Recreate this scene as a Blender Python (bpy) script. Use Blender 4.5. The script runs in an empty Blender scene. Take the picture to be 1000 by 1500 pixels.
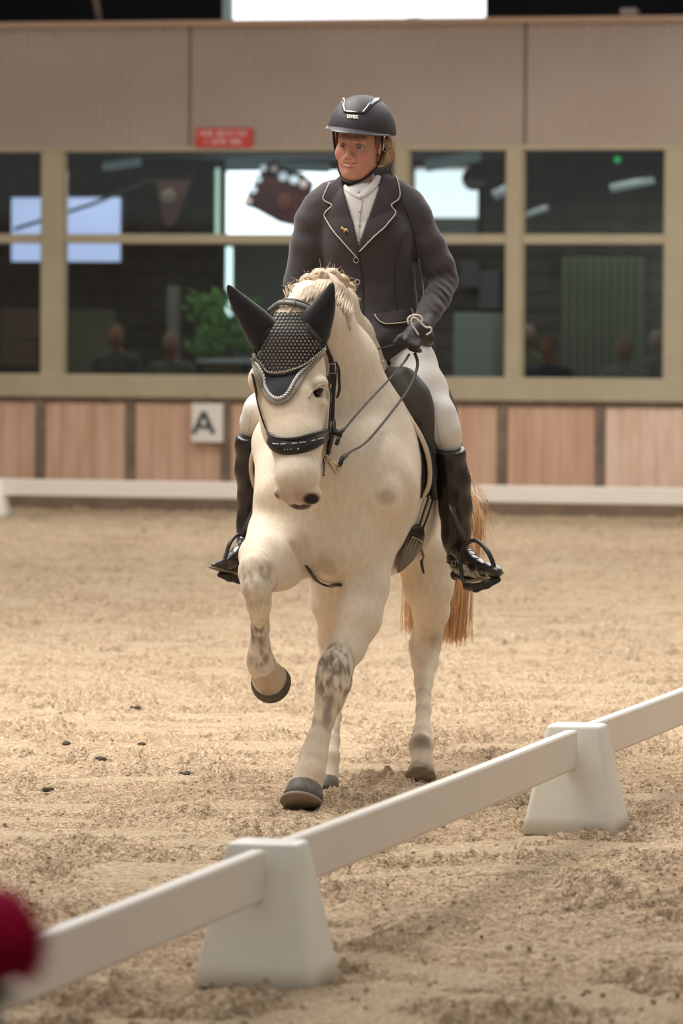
import bpy, bmesh, math, random
import numpy as np
from mathutils import Vector, Matrix
from mathutils.bvhtree import BVHTree
from mathutils.geometry import delaunay_2d_cdt

random.seed(7)
rng = np.random.default_rng(7)
scn = bpy.context.scene

# ------------------------------------------------------------------ camera
F = 7200.0                      # focal length in pixels of a 1000 x 1500 frame
CAM_H = 1.6
PITCH = math.atan(250.0 / F)
ROLL = math.radians(0.35)
cam_data = bpy.data.cameras.new('camera')
cam_data.sensor_fit = 'VERTICAL'
cam_data.sensor_height = 36.0
cam_data.lens = F / 1500.0 * 36.0
cam_data.clip_end = 300
cam_data.dof.use_dof = True
cam_data.dof.focus_distance = 17.2
cam_data.dof.aperture_fstop = 4.6
cam = bpy.data.objects.new('camera', cam_data)
scn.collection.objects.link(cam)
cam.location = (0, 0, CAM_H)
RM = Matrix.Rotation(math.pi / 2 - PITCH, 3, 'X') @ Matrix.Rotation(ROLL, 3, 'Z')
cam.rotation_euler = RM.to_euler()
scn.camera = cam

# ------------------------------------------------------------------ world, lights, exposure
world = bpy.data.worlds.new('world')
scn.world = world
world.use_nodes = True
bg = world.node_tree.nodes['Background']
bg.inputs[0].default_value = (1.0, 0.975, 0.95, 1)
bg.inputs[1].default_value = 0.42

def area(name, loc, rot, size, energy, col):
    d = bpy.data.lights.new(name, 'AREA')
    d.shape = 'RECTANGLE'
    d.size, d.size_y = size
    d.energy = energy
    d.color = col
    o = bpy.data.objects.new(name, d)
    scn.collection.objects.link(o)
    o.location = loc
    o.rotation_euler = rot
    return o

area('roof_light', (-2.5, 20.0, 7.5), (math.radians(12), math.radians(-18), 0), (4, 9), 960, (1.0, 0.965, 0.92))
area('roof_light', (3.5, 27.0, 8.0), (0, 0, 0), (6, 16), 900, (1.0, 0.965, 0.92))
area('roof_light', (0.0, 41.0, 6.5), (math.radians(-25), 0, 0), (12, 3), 520, (1.0, 0.96, 0.91))
scn.view_settings.view_transform = 'Standard'
scn.view_settings.look = 'None'
scn.view_settings.gamma = 1
scn.view_settings.use_curve_mapping = False
scn.view_settings.exposure = 0.2
scn.cycles.use_denoising = True

# ------------------------------------------------------------------ helpers: projection
def ray(u, v):
    return (RM @ Vector(((u - 500) / F, (750 - v) / F, -1.0))).normalized()
CAMP = Vector((0, 0, CAM_H))
def P(u, v, Y):
    d = ray(u, v)
    return CAMP + d * (Y / d.y)
def M(px, Y):                   # pixels to metres at a distance
    return px * Y / F

# the far wall runs square to the long side of the arena, 14 degrees off the view
EX = Vector((0.970, -0.242, 0)); EY = Vector((0.242, 0.970, 0)); WO = Vector((0, 46.0, 0))
def WL(s, d, z):                # wall coordinates (along, behind, up) to world
    return WO + EX * s + EY * d + Vector((0, 0, z))
def W(u, v, d=0.0):             # pixel to wall coordinates (s, z) on the plane d behind the wall
    r = ray(u, v)
    o = WO + EY * d - CAMP
    t = o.dot(EY) / r.dot(EY)
    p = CAMP + r * t - (WO + EY * d)
    return p.dot(EX), (CAMP + r * t).z

# ------------------------------------------------------------------ helpers: materials
def lin(c):
    return tuple((x / 255 / 12.92 if x / 255 <= 0.04045 else ((x / 255 + 0.055) / 1.055) ** 2.4) for x in c) + (1,)
MATS = {}
def mat(name, rgb, rough=0.6, metal=0.0, noise=None, bump=None, spec=0.5, coat=0.0, sheen=0.0, emit=None, vcol=False, stretch=(1, 1, 1), sss=0.0):
    if name in MATS: return MATS[name]
    m = bpy.data.materials.new(name); m.use_nodes = True
    nt = m.node_tree; N = nt.nodes; L = nt.links
    b = N['Principled BSDF']
    b.inputs['Base Color'].default_value = lin(rgb)
    b.inputs['Roughness'].default_value = rough
    b.inputs['Metallic'].default_value = metal
    b.inputs['Specular IOR Level'].default_value = spec
    b.inputs['Coat Weight'].default_value = coat
    b.inputs['Sheen Weight'].default_value = sheen
    if sss:
        b.inputs['Subsurface Weight'].default_value = sss
        b.inputs['Subsurface Radius'].default_value = (0.01, 0.004, 0.002)
    tc = N.new('ShaderNodeTexCoord'); mp = N.new('ShaderNodeMapping')
    mp.inputs['Scale'].default_value = stretch
    L.new(tc.outputs['Object'], mp.inputs['Vector'])
    col = None
    if vcol:
        a = N.new('ShaderNodeAttribute'); a.attribute_name = 'Col'
        col = a.outputs['Color']
    if noise:                   # (scale, rgb2, amount, detail)
        n = N.new('ShaderNodeTexNoise'); n.inputs['Scale'].default_value = noise[0]
        n.inputs['Detail'].default_value = noise[3] if len(noise) > 3 else 4
        L.new(mp.outputs['Vector'], n.inputs['Vector'])
        r = N.new('ShaderNodeValToRGB')
        r.color_ramp.elements[0].position = 0.38; r.color_ramp.elements[1].position = 0.62
        r.color_ramp.elements[0].color = (0, 0, 0, 1)
        k = noise[2]; r.color_ramp.elements[1].color = (k, k, k, 1)
        L.new(n.outputs['Fac'], r.inputs['Fac'])
        mx = N.new('ShaderNodeMix'); mx.data_type = 'RGBA'
        L.new(r.outputs['Color'], mx.inputs['Factor'])
        if col: L.new(col, mx.inputs['A']); mx.blend_type = 'MULTIPLY'
        else: mx.inputs['A'].default_value = lin(rgb)
        mx.inputs['B'].default_value = lin(noise[1])
        col = mx.outputs['Result']
    if col: L.new(col, b.inputs['Base Color'])
    if bump:                    # list of (scale, strength, distance)
        prev = None
        for sc, st, di in bump:
            n = N.new('ShaderNodeTexNoise'); n.inputs['Scale'].default_value = sc
            n.inputs['Detail'].default_value = 3
            L.new(mp.outputs['Vector'], n.inputs['Vector'])
            bp = N.new('ShaderNodeBump'); bp.inputs['Strength'].default_value = st
            bp.inputs['Distance'].default_value = di
            L.new(n.outputs['Fac'], bp.inputs['Height'])
            if prev: L.new(prev.outputs['Normal'], bp.inputs['Normal'])
            prev = bp
        L.new(prev.outputs['Normal'], b.inputs['Normal'])
    if emit:
        b.inputs['Emission Color'].default_value = lin(emit[0])
        b.inputs['Emission Strength'].default_value = emit[1]
    MATS[name] = m
    return m

# ------------------------------------------------------------------ helpers: objects
def tag(o, label=None, cat=None, group=None, kind=None):
    if label: o['label'] = label
    if cat: o['category'] = cat
    if group: o['group'] = group
    if kind: o['kind'] = kind
    return o
def empty(name, loc, label=None, cat=None, group=None, kind=None):
    o = bpy.data.objects.new(name, None); scn.collection.objects.link(o)
    o.location = loc; o.empty_display_size = 0.1
    return tag(o, label, cat, group, kind)
def link(name, me, m, parent=None):
    if m is not None and not me.materials: me.materials.append(m)
    o = bpy.data.objects.new(name, me); scn.collection.objects.link(o)
    if parent is not None:
        o.parent = parent
        w = Vector((0, 0, 0)); q = parent
        while q is not None: w = w + Vector(q.location); q = q.parent
        o.location = -w         # meshes are written in world coordinates, parents are never turned
        if parent.type == 'MESH': pass
    return o
def mesh(name, verts, faces, m, parent=None, smooth=True):
    me = bpy.data.meshes.new(name)
    me.from_pydata([tuple(v) for v in verts], [], [tuple(f) for f in faces])
    me.validate(); me.update()
    if smooth: me.polygons.foreach_set('use_smooth', [True] * len(me.polygons))
    return link(name, me, m, parent)
class MB:                       # collects shapes into one mesh
    def __init__(s): s.v = []; s.f = []
    def add(s, v, f):
        n = len(s.v); s.v += [tuple(x) for x in v]; s.f += [tuple(i + n for i in q) for q in f]
    def build(s, name, m, parent=None, smooth=True, bevel=0):
        o = mesh(name, s.v, s.f, m, parent, smooth)
        if bevel:
            b = o.modifiers.new('bevel', 'BEVEL'); b.width = bevel; b.segments = 2; b.limit_method = 'ANGLE'
        return o
BOXF = [(0, 3, 2, 1), (4, 5, 6, 7), (0, 1, 5, 4), (1, 2, 6, 5), (2, 3, 7, 6), (3, 0, 4, 7)]
def box8(p000, p100, p110, p010, p001, p101, p111, p011):
    return [p000, p100, p110, p010, p001, p101, p111, p011], BOXF
def wbox(mb, s0, s1, z0, z1, d0, d1):
    mb.add(*box8(WL(s0, d0, z0), WL(s1, d0, z0), WL(s1, d1, z0), WL(s0, d1, z0),
                 WL(s0, d0, z1), WL(s1, d0, z1), WL(s1, d1, z1), WL(s0, d1, z1)))
def frame_of(d):
    d = Vector(d).normalized()
    a = Vector((0, 0, 1)) if abs(d.z) < 0.9 else Vector((1, 0, 0))
    x = d.cross(a).normalized(); y = d.cross(x).normalized()
    return x, y
def tube_geo(pts, rad, seg=8, cap=True, flat=1.0):
    pts = [Vector(p) for p in pts]; n = len(pts)
    if not hasattr(rad, '__len__'): rad = [rad] * n
    V = []; Fc = []; x = None
    for i, p in enumerate(pts):
        d = (pts[min(i + 1, n - 1)] - pts[max(i - 1, 0)])
        if d.length < 1e-9: d = Vector((0, 0, 1))
        d.normalize()
        if x is None: x, y = frame_of(d)
        else:
            x = (x - d * x.dot(d)).normalized(); y = d.cross(x)
        for k in range(seg):
            a = 2 * math.pi * k / seg
            V.append(p + x * math.cos(a) * rad[i] + y * math.sin(a) * rad[i] * flat)
    for i in range(n - 1):
        for k in range(seg):
            a = i * seg + k; b = i * seg + (k + 1) % seg
            Fc.append((a, b, b + seg, a + seg))
    if cap:
        Fc.append(tuple(range(seg - 1, -1, -1))); Fc.append(tuple((n - 1) * seg + k for k in range(seg)))
    return V, Fc
def tube(name, pts, rad, m, parent=None, seg=8, flat=1.0):
    v, f = tube_geo(pts, rad, seg, True, flat)
    return mesh(name, v, f, m, parent)
def catmull(pts, step):         # resample a path of n-dimensional points
    A = [np.array(p, float) for p in pts]
    A = [2 * A[0] - A[1]] + A + [2 * A[-1] - A[-2]]
    out = []
    for i in range(1, len(A) - 2):
        n = max(2, int(np.linalg.norm((A[i + 1] - A[i])[:2]) / step) + 1)
        for k in range(n):
            t = k / n
            out.append(0.5 * ((2 * A[i]) + (-A[i - 1] + A[i + 1]) * t + (2 * A[i - 1] - 5 * A[i] + 4 * A[i + 1] - A[i + 2]) * t * t
                              + (-A[i - 1] + 3 * A[i] - 3 * A[i + 1] + A[i + 2]) * t ** 3))
    out.append(A[-2])
    return out
def blob(c, r, seg=12, rings=8, R=None):
    V = []; Fc = []
    rx, ry, rz = r if hasattr(r, '__len__') else (r, r, r)
    for i in range(rings + 1):
        th = math.pi * i / rings
        for k in range(seg):
            ph = 2 * math.pi * k / seg
            p = Vector((rx * math.sin(th) * math.cos(ph), ry * math.sin(th) * math.sin(ph), rz * math.cos(th)))
            if R is not None: p = R @ p
            V.append(Vector(c) + p)
    for i in range(rings):
        for k in range(seg):
            a = i * seg + k; b = i * seg + (k + 1) % seg
            Fc.append((a, a + seg, b + seg, b))
    return V, Fc

# ------------------------------------------------------------------ helpers: numpy value noise
def vnoise(x, y, z, seed=0):
    xi = np.floor(x).astype(np.int64); yi = np.floor(y).astype(np.int64); zi = np.floor(z).astype(np.int64)
    xf = x - xi; yf = y - yi; zf = z - zi
    xf = xf * xf * (3 - 2 * xf); yf = yf * yf * (3 - 2 * yf); zf = zf * zf * (3 - 2 * zf)
    def h(a, b, c):
        n = (a * 374761393 + b * 668265263 + c * 2147483647 + seed * 974711) & 0xffffffff
        n = ((n ^ (n >> 13)) * 1274126177) & 0xffffffff
        n = ((n ^ (n >> 16)) * 2246822519) & 0xffffffff
        return ((n ^ (n >> 15)) & 0xffff) / 65535.0
    r = 0
    for dx in (0, 1):
        for dy in (0, 1):
            for dz in (0, 1):
                w = (xf if dx else 1 - xf) * (yf if dy else 1 - yf) * (zf if dz else 1 - zf)
                r = r + w * h(xi + dx, yi + dy, zi + dz)
    return r
def fbm(x, y, z, octv=3, seed=0):
    r = 0; a = 0.5; t = 0
    for o in range(octv):
        r = r + a * vnoise(x * 2 ** o, y * 2 ** o, z * 2 ** o, seed + o); t += a; a *= 0.5
    return r / t

# ------------------------------------------------------------------ helpers: implicit surfaces
# A body is a list of primitives joined by smooth union and carved by smooth subtraction; the surface is meshed once.
class Body:
    def __init__(s): s.p = []
    def cap(s, a, ra, b, rb, k=0.03, flat=None, op='add'):
        a = np.array(a, float); b = np.array(b, float)
        fs = max(1.0, flat[1]) if flat else 1.0
        R = max(ra, rb) * fs
        lo = np.minimum(a, b) - R; hi = np.maximum(a, b) + R
        ab = b - a; L2 = max(float(ab @ ab), 1e-12)
        fd = np.array(Vector(flat[0]).normalized()) if flat else None
        def fn(x, y, z):
            px = x - a[0]; py = y - a[1]; pz = z - a[2]
            t = np.clip((px * ab[0] + py * ab[1] + pz * ab[2]) / L2, 0, 1)
            qx = px - t * ab[0]; qy = py - t * ab[1]; qz = pz - t * ab[2]
            m = 1.0
            if fd is not None:
                dd = (qx * fd[0] + qy * fd[1] + qz * fd[2]) * (1 / flat[1] - 1)
                qx = qx + fd[0] * dd; qy = qy + fd[1] * dd; qz = qz + fd[2] * dd
                m = min(1.0, flat[1])
            return (np.sqrt(qx * qx + qy * qy + qz * qz) - (ra + (rb - ra) * t)) * m
        s.p.append((lo, hi, fn, k, op)); return s
    def ell(s, c, r, k=0.03, R=None, op='add'):
        c = np.array(c, float); r = np.array(r, float)
        Rn = np.array(R) if R is not None else np.eye(3)
        e = np.abs(Rn) @ r
        def fn(x, y, z):
            px = x - c[0]; py = y - c[1]; pz = z - c[2]
            qx = px * Rn[0, 0] + py * Rn[1, 0] + pz * Rn[2, 0]
            qy = px * Rn[0, 1] + py * Rn[1, 1] + pz * Rn[2, 1]
            qz = px * Rn[0, 2] + py * Rn[1, 2] + pz * Rn[2, 2]
            k0 = np.sqrt((qx / r[0]) ** 2 + (qy / r[1]) ** 2 + (qz / r[2]) ** 2)
            k1 = np.sqrt((qx / r[0] ** 2) ** 2 + (qy / r[1] ** 2) ** 2 + (qz / r[2] ** 2) ** 2) + 1e-9
            return k0 * (k0 - 1) / k1
        s.p.append((c - e, c + e, fn, k, op)); return s
    def pchain(s, pts, k=0.03, flat=None, op='add'):      # (u, v, distance, radius in pixels)
        for q0, q1 in zip(pts[:-1], pts[1:]):
            s.cap(P(*q0[:3]), M(q0[3], q0[2]), P(*q1[:3]), M(q1[3], q1[2]), k, flat, op)
        return s
    def pell(s, u, v, Y, r, k=0.03, R=None, op='add'):
        return s.ell(P(u, v, Y), r, k, R, op)
    def axes(s, res, fine=()):
        lo = np.min([q[0] for q in s.p if q[4] == 'add'], axis=0) - 0.02
        hi = np.max([q[1] for q in s.p if q[4] == 'add'], axis=0) + 0.02
        ax = []
        for i in range(3):
            out = [lo[i]]
            while out[-1] < hi[i]:
                st = res
                for (flo, fhi, fres) in fine:
                    if flo[i] <= out[-1] <= fhi[i]: st = min(st, fres)
                out.append(out[-1] + st)
            ax.append(np.array(out))
        return ax
    def build(s, res, fine=(), post=None, smooth=1, clip=None):
        X, Y, Z = s.axes(res, fine)
        G = np.full((len(X), len(Y), len(Z)), 0.5, np.float32)
        for lo, hi, fn, k, op in s.p:
            mg = k + 2.5 * res
            i0, i1 = np.searchsorted(X, lo[0] - mg), np.searchsorted(X, hi[0] + mg)
            j0, j1 = np.searchsorted(Y, lo[1] - mg), np.searchsorted(Y, hi[1] + mg)
            k0, k1 = np.searchsorted(Z, lo[2] - mg), np.searchsorted(Z, hi[2] + mg)
            if i1 <= i0 or j1 <= j0 or k1 <= k0: continue
            x = X[i0:i1, None, None]; y = Y[None, j0:j1, None]; z = Z[None, None, k0:k1]
            d = fn(x, y, z).astype(np.float32); a = G[i0:i1, j0:j1, k0:k1]
            kk = max(k, 1e-6)
            if op == 'add':
                h = np.maximum(kk - np.abs(a - d), 0) / kk
                G[i0:i1, j0:j1, k0:k1] = np.minimum(a, d) - h * h * kk * 0.25
            else:
                h = np.maximum(kk - np.abs(a + d), 0) / kk
                G[i0:i1, j0:j1, k0:k1] = np.maximum(a, -d) + h * h * kk * 0.25
        if post is not None:
            near = np.nonzero(np.abs(G) < 0.05)
            px, py, pz = X[near[0]], Y[near[1]], Z[near[2]]
            G[near] = post(px, py, pz, G[near])
        return nets(G, X, Y, Z, smooth)

def nets(G, X, Y, Z, smooth):
    S = G < 0
    c = S[:-1, :-1, :-1]
    anyc = c.copy(); allc = c.copy()
    offs = [(i, j, k) for i in (0, 1) for j in (0, 1) for k in (0, 1)]
    nx, ny, nz = c.shape
    for (i, j, k) in offs[1:]:
        q = S[i:nx + i, j:ny + j, k:nz + k]; anyc |= q; allc &= q
    act = anyc & ~allc
    I, J, K = np.nonzero(act)
    idx = np.full(c.shape, -1, np.int32); idx[I, J, K] = np.arange(len(I))
    acc = np.zeros((len(I), 3)); cnt = np.zeros(len(I))
    vals = {o: G[I + o[0], J + o[1], K + o[2]].astype(float) for o in offs}
    ps = {o: np.stack([X[I + o[0]], Y[J + o[1]], Z[K + o[2]]], 1) for o in offs}
    for a in offs:
        for ax in range(3):
            if a[ax] == 0:
                b = list(a); b[ax] = 1; b = tuple(b)
                cr = (vals[a] < 0) != (vals[b] < 0)
                den = vals[a] - vals[b]; den = np.where(np.abs(den) < 1e-12, 1, den)
                t = np.clip(vals[a] / den, 0, 1)[:, None]
                p = ps[a] * (1 - t) + ps[b] * t
                acc[cr] += p[cr]; cnt[cr] += 1
    V = acc / cnt[:, None]
    quads = []
    for ax in range(3):
        sl0 = [slice(1, n) for n in c.shape]; sl0[ax] = slice(0, c.shape[ax])
        a = S[tuple(sl0)]
        sl1 = [slice(1, n) for n in c.shape]; sl1[ax] = slice(1, c.shape[ax] + 1)
        b = S[tuple(sl1)]
        i, j, k = np.nonzero(a != b); fl = a[i, j, k]
        base = [i, j, k]; o = [1, 1, 1]; o[ax] = 0
        base = [base[0] + o[0], base[1] + o[1], base[2] + o[2]]
        u, v = [(1, 2), (2, 0), (0, 1)][ax]
        def at(du, dv):
            q = [base[0].copy(), base[1].copy(), base[2].copy()]; q[u] -= du; q[v] -= dv
            return idx[q[0], q[1], q[2]]
        Q = np.stack([at(1, 1), at(0, 1), at(0, 0), at(1, 0)], 1)
        Q[~fl] = Q[~fl][:, ::-1]
        quads.append(Q)
    Q = np.concatenate(quads); Q = Q[(Q >= 0).all(1)]
    for _ in range(smooth):
        s_ = np.zeros_like(V); n_ = np.zeros(len(V))
        for a, b in ((0, 1), (1, 2), (2, 3), (3, 0)):
            np.add.at(s_, Q[:, a], V[Q[:, b]]); np.add.at(s_, Q[:, b], V[Q[:, a]])
            np.add.at(n_, Q[:, a], 1); np.add.at(n_, Q[:, b], 1)
        V = V * 0.45 + 0.55 * s_ / np.maximum(n_, 1)[:, None]
    return V, Q
def npmesh(name, V, Q, m, parent=None, colors=None):
    me = bpy.data.meshes.new(name)
    me.vertices.add(len(V)); me.vertices.foreach_set('co', V.astype(np.float32).ravel())
    me.loops.add(Q.size); me.loops.foreach_set('vertex_index', Q.ravel().astype(np.int32))
    me.polygons.add(len(Q)); me.polygons.foreach_set('loop_start', np.arange(0, Q.size, Q.shape[1], dtype=np.int32))
    me.polygons.foreach_set('loop_total', np.full(len(Q), Q.shape[1], np.int32))
    me.polygons.foreach_set('use_smooth', np.ones(len(Q), bool))
    me.update(calc_edges=True)
    if colors is not None:
        at = me.color_attributes.new('Col', 'FLOAT_COLOR', 'POINT')
        at.data.foreach_set('color', np.concatenate([colors, np.ones((len(V), 1))], 1).astype(np.float32).ravel())
    return link(name, me, m, parent)
def bvh_of(V, Q): return BVHTree.FromPolygons([tuple(v) for v in V.tolist()], [tuple(q) for q in Q.tolist()])
YMAX = [None]
def hit(u, v, trees, off=0.0, fall=17.2):
    d = ray(u, v); best = None
    for t in trees:
        loc, nor, i, dist = t.ray_cast(CAMP, d)
        if loc is not None and (best is None or dist < best[2]): best = (loc, nor, dist)
    if best is None or (YMAX[0] and best[0].y > YMAX[0]): return None
    n = best[1]
    if n.dot(d) > 0: n = -n
    return best[0] + n * off, n
def lay(pts, trees, off, step=3, fall=17.3):   # a path of pixels laid onto a surface
    res = []; last = None; miss = []
    for q in catmull(pts, step):
        h = hit(q[0], q[1], trees, off)
        res.append((q, h))
    ys = [(i, h[0].y) for i, (q, h) in enumerate(res) if h]
    out = []
    for i, (q, h) in enumerate(res):
        if h: out.append((h[0], h[1], q))
        else:
            y = min(ys, key=lambda a: abs(a[0] - i))[1] if ys else (YMAX[0] - .13 if YMAX[0] else fall)
            out.append((P(q[0], q[1], y), Vector((0, -1, 0)), q))
    return out
def smooth_pts(p, n=2):
    p = [Vector(x) for x in p]
    for _ in range(n):
        p = [p[0]] + [(p[i - 1] + p[i] * 2 + p[i + 1]) / 4 for i in range(1, len(p) - 1)] + [p[-1]]
    return p
def laid_tube(name, pts, trees, off, r_px, m, parent, step=3, seg=6, Y=17.2):
    L = lay(pts, trees, off, step)
    return tube(name, smooth_pts([a[0] for a in L]), M(r_px, Y), m, parent, seg)
def laid_strap(name, pts, trees, width, off, thick, m, parent, step=3, Y=17.2):
    # pts (u, v) or (u, v, width in px); a flat leather strap following the surface
    L = lay(pts, trees, off, step)
    C = smooth_pts([a[0] for a in L], 3); n = len(C)
    Nn = [Vector(a[1]) for a in L]
    for _ in range(4):
        Nn = [Nn[0]] + [(Nn[i - 1] + Nn[i] * 2 + Nn[i + 1]).normalized() for i in range(1, n - 1)] + [Nn[-1]]
    V = []; Fc = []
    for i in range(n):
        d = (C[min(i + 1, n - 1)] - C[max(i - 1, 0)]).normalized()
        nn = (Nn[i] - d * Nn[i].dot(d)).normalized(); s = d.cross(nn)
        w = M((L[i][2][2] if len(L[i][2]) > 2 else width) / 2, Y)
        V += [C[i] - s * w, C[i] - s * w * 0.8 + nn * thick, C[i] + s * w * 0.8 + nn * thick, C[i] + s * w, C[i] - nn * thick * 0.5]
    for i in range(n - 1):
        for k in range(5):
            a = i * 5 + k; b = i * 5 + (k + 1) % 5; Fc.append((a, b, b + 5, a + 5))
    Fc.append((4, 3, 2, 1, 0)); Fc.append(tuple((n - 1) * 5 + k for k in range(5)))
    return mesh(name, V, Fc, m, parent)
def inside(poly, x, y):
    c = False; j = len(poly) - 1
    for i in range(len(poly)):
        if (poly[i][1] > y) != (poly[j][1] > y) and x < (poly[j][0] - poly[i][0]) * (y - poly[i][1]) / (poly[j][1] - poly[i][1]) + poly[i][0]: c = not c
        j = i
    return c
def laid_patch(name, poly, trees, off, thick, m, parent, cell=3.0, curve=False, sm=1):
    # a piece of cloth or leather cut to an outline and laid on a surface
    if curve: poly = [tuple(q[:2]) for q in catmull(list(poly) + [poly[0]], cell)][:-1]
    else:
        pp = []
        for a, b in zip(poly, list(poly[1:]) + [poly[0]]):
            n = max(1, int(math.dist(a, b) / cell))
            for k in range(n): pp.append((a[0] + (b[0] - a[0]) * k / n, a[1] + (b[1] - a[1]) * k / n))
        poly = pp
    n = len(poly); pts = [Vector(p) for p in poly]
    x0 = min(p[0] for p in poly); x1 = max(p[0] for p in poly); y0 = min(p[1] for p in poly); y1 = max(p[1] for p in poly)
    yy = y0 + cell / 2
    while yy < y1:
        xx = x0 + cell / 2
        while xx < x1:
            if inside(poly, xx, yy) and min(math.hypot(xx - p[0], yy - p[1]) for p in poly) > cell * 0.5: pts.append(Vector((xx, yy)))
            xx += cell
        yy += cell
    vs, es, fs, *_ = delaunay_2d_cdt(pts, [], [list(range(n))], 1, 1e-4)
    H = [hit(v[0], v[1], trees, off) for v in vs]
    good = [(v, h) for v, h in zip(vs, H) if h]
    if not good: return None
    C = []
    for v, h in zip(vs, H):
        if h: C.append(h[0])
        else:
            g = min(good, key=lambda a: (a[0][0] - v[0]) ** 2 + (a[0][1] - v[1]) ** 2)
            C.append(P(v[0], v[1], g[1][0].y))
    nb = [[] for _ in C]
    for f in fs:
        for a, b in zip(f, list(f[1:]) + [f[0]]): nb[a].append(b); nb[b].append(a)
    for _ in range(sm):
        C = [c if not nb[i] else c * 0.5 + sum((C[j] for j in nb[i]), Vector()) / len(nb[i]) * 0.5 if i >= n else c for i, c in enumerate(C)]
    N_ = [Vector((0, 0, 0)) for _ in C]; fs2 = []
    for f in fs:
        nn = (C[f[1]] - C[f[0]]).cross(C[f[2]] - C[f[0]])
        if nn.y > 0: f = f[::-1]; nn = -nn
        fs2.append(tuple(f))
        for i in f: N_[i] += nn
    N_ = [a.normalized() if a.length > 0 else Vector((0, -1, 0)) for a in N_]
    V = [c + a * thick / 2 for c, a in zip(C, N_)] + [c - a * thick / 2 for c, a in zip(C, N_)]
    m0 = len(C); Fc = list(fs2) + [tuple(i + m0 for i in f[::-1]) for f in fs2]
    edges = {}
    for f in fs2:
        for a, b in zip(f, f[1:] + (f[0],)): edges[(a, b)] = 1
    for (a, b) in edges:
        if (b, a) not in edges: Fc.append((b, a, a + m0, b + m0))
    return mesh(name, V, Fc, m, parent, smooth=False if thick > 0.02 else True)
# ------------------------------------------------------------------ the arena floor
sand_m = mat('sand', (190, 168, 142), 0.95, spec=0.15, vcol=True, noise=(70, (196, 186, 176), 0.75, 6),
             bump=[(38, 1.0, 0.04), (120, 0.9, 0.012), (14, 0.35, 0.03)])
def sand_field(nrow, ncol, smax, y0, ratio):
    Ys = y0 * (1 + ratio) ** np.arange(nrow)
    s = np.linspace(-smax, smax, ncol)
    YY, SS = np.meshgrid(Ys, s, indexing='ij')
    YY = YY + 0.3 * (rng.random(YY.shape) - 0.5) * ratio * YY
    XX = SS * YY + 0.35 * np.sign(SS) * np.abs(SS) / smax
    x, y = XX.ravel(), YY.ravel(); z0 = np.zeros_like(x)
    n1 = fbm(x * 1.1, y * 0.9, z0, 3, 11)                # broad undulation
    n2 = fbm((x * .8 - y * .6) * 9, (y * .8 + x * .6) * 8, z0, 3, 23)                    # trodden lumps
    n3 = fbm((x * .83 + y * .56) * 38, (y * .83 - x * .56) * 38, z0, 2, 37)                  # crumbs
    n4 = fbm(x * 4, y * 3, z0, 2, 51)
    rough = np.clip((n4 - 0.34) * 4, 0.35, 1.0)
    lump = np.clip(n2 - 0.45, 0, 1) ** 1.0 * 0.075
    crumb = np.clip(n3 - 0.44, 0, 1) * 0.095
    pit = -np.clip(0.38 - n2, 0, 1) * 0.13
    z = -0.016 + (n1 - 0.5) * 0.03 + (lump + crumb + pit) * rough
    flat = np.clip((fbm(x * 3.1 + 9, y * 4.1, z0, 2, 77) - 0.60) * 14, 0, 1)
    z = z * (1 - flat) + flat * (0.004 + (n1 - 0.5) * 0.03)
    V = np.stack([x, y, z], 1)
    a = np.arange(nrow * ncol).reshape(nrow, ncol)
    Q = np.stack([a[:-1, :-1], a[:-1, 1:], a[1:, 1:], a[1:, :-1]], -1).reshape(-1, 4)
    c0 = np.array(lin((222, 197, 165))[:3]); c1 = np.array(lin((158, 129, 100))[:3]); c2 = np.array(lin((222, 200, 168))[:3])
    t = np.clip((0.62 - n3 * 0.7 - n2 * 0.3) * 3.2, 0, 1)[:, None]  # darker in the lows: shade of pits and cracks put into the colour
    moist = np.clip((fbm(x * 1.7, y * 0.8, z0, 3, 91) - 0.42) * 3, 0, 1)[:, None]
    c = c0 * (1 - t * 0.55) + c1 * t * 0.55
    c = c * (1 - 0.22 * moist) + c1 * 0.22 * moist
    c = c * (1 - flat[:, None] * 0.6) + c2 * flat[:, None] * 0.6
    dots = np.clip((vnoise(x * 22, y * 16, z0, 5) - 0.90) * 20, 0, 1)[:, None]
    c = c * (1 - 0.45 * dots) + np.array(lin((84, 72, 56))[:3]) * 0.45 * dots
    return V, Q, c
V, Q, c = sand_field(1330, 310, 0.105, 10.6, 0.00112)
fl = npmesh('floor', V, Q, sand_m, None, c)
fl['kind'] = 'structure'
# the rest of the floor, beyond what the picture shows finely
g = MB()
def gq(x0, x1, y0, y1, z=-0.03): g.add([(x0, y0, z), (x1, y0, z), (x1, y1, z), (x0, y1, z)], [(0, 1, 2, 3)])
gq(-22, 22, -4, 50)
V = np.array(g.v)
fo = npmesh('ground', V, np.array(g.f), sand_m, None, np.tile(np.array(lin((202, 177, 147))[:3]), (len(V), 1)))
fo['kind'] = 'structure'
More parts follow.
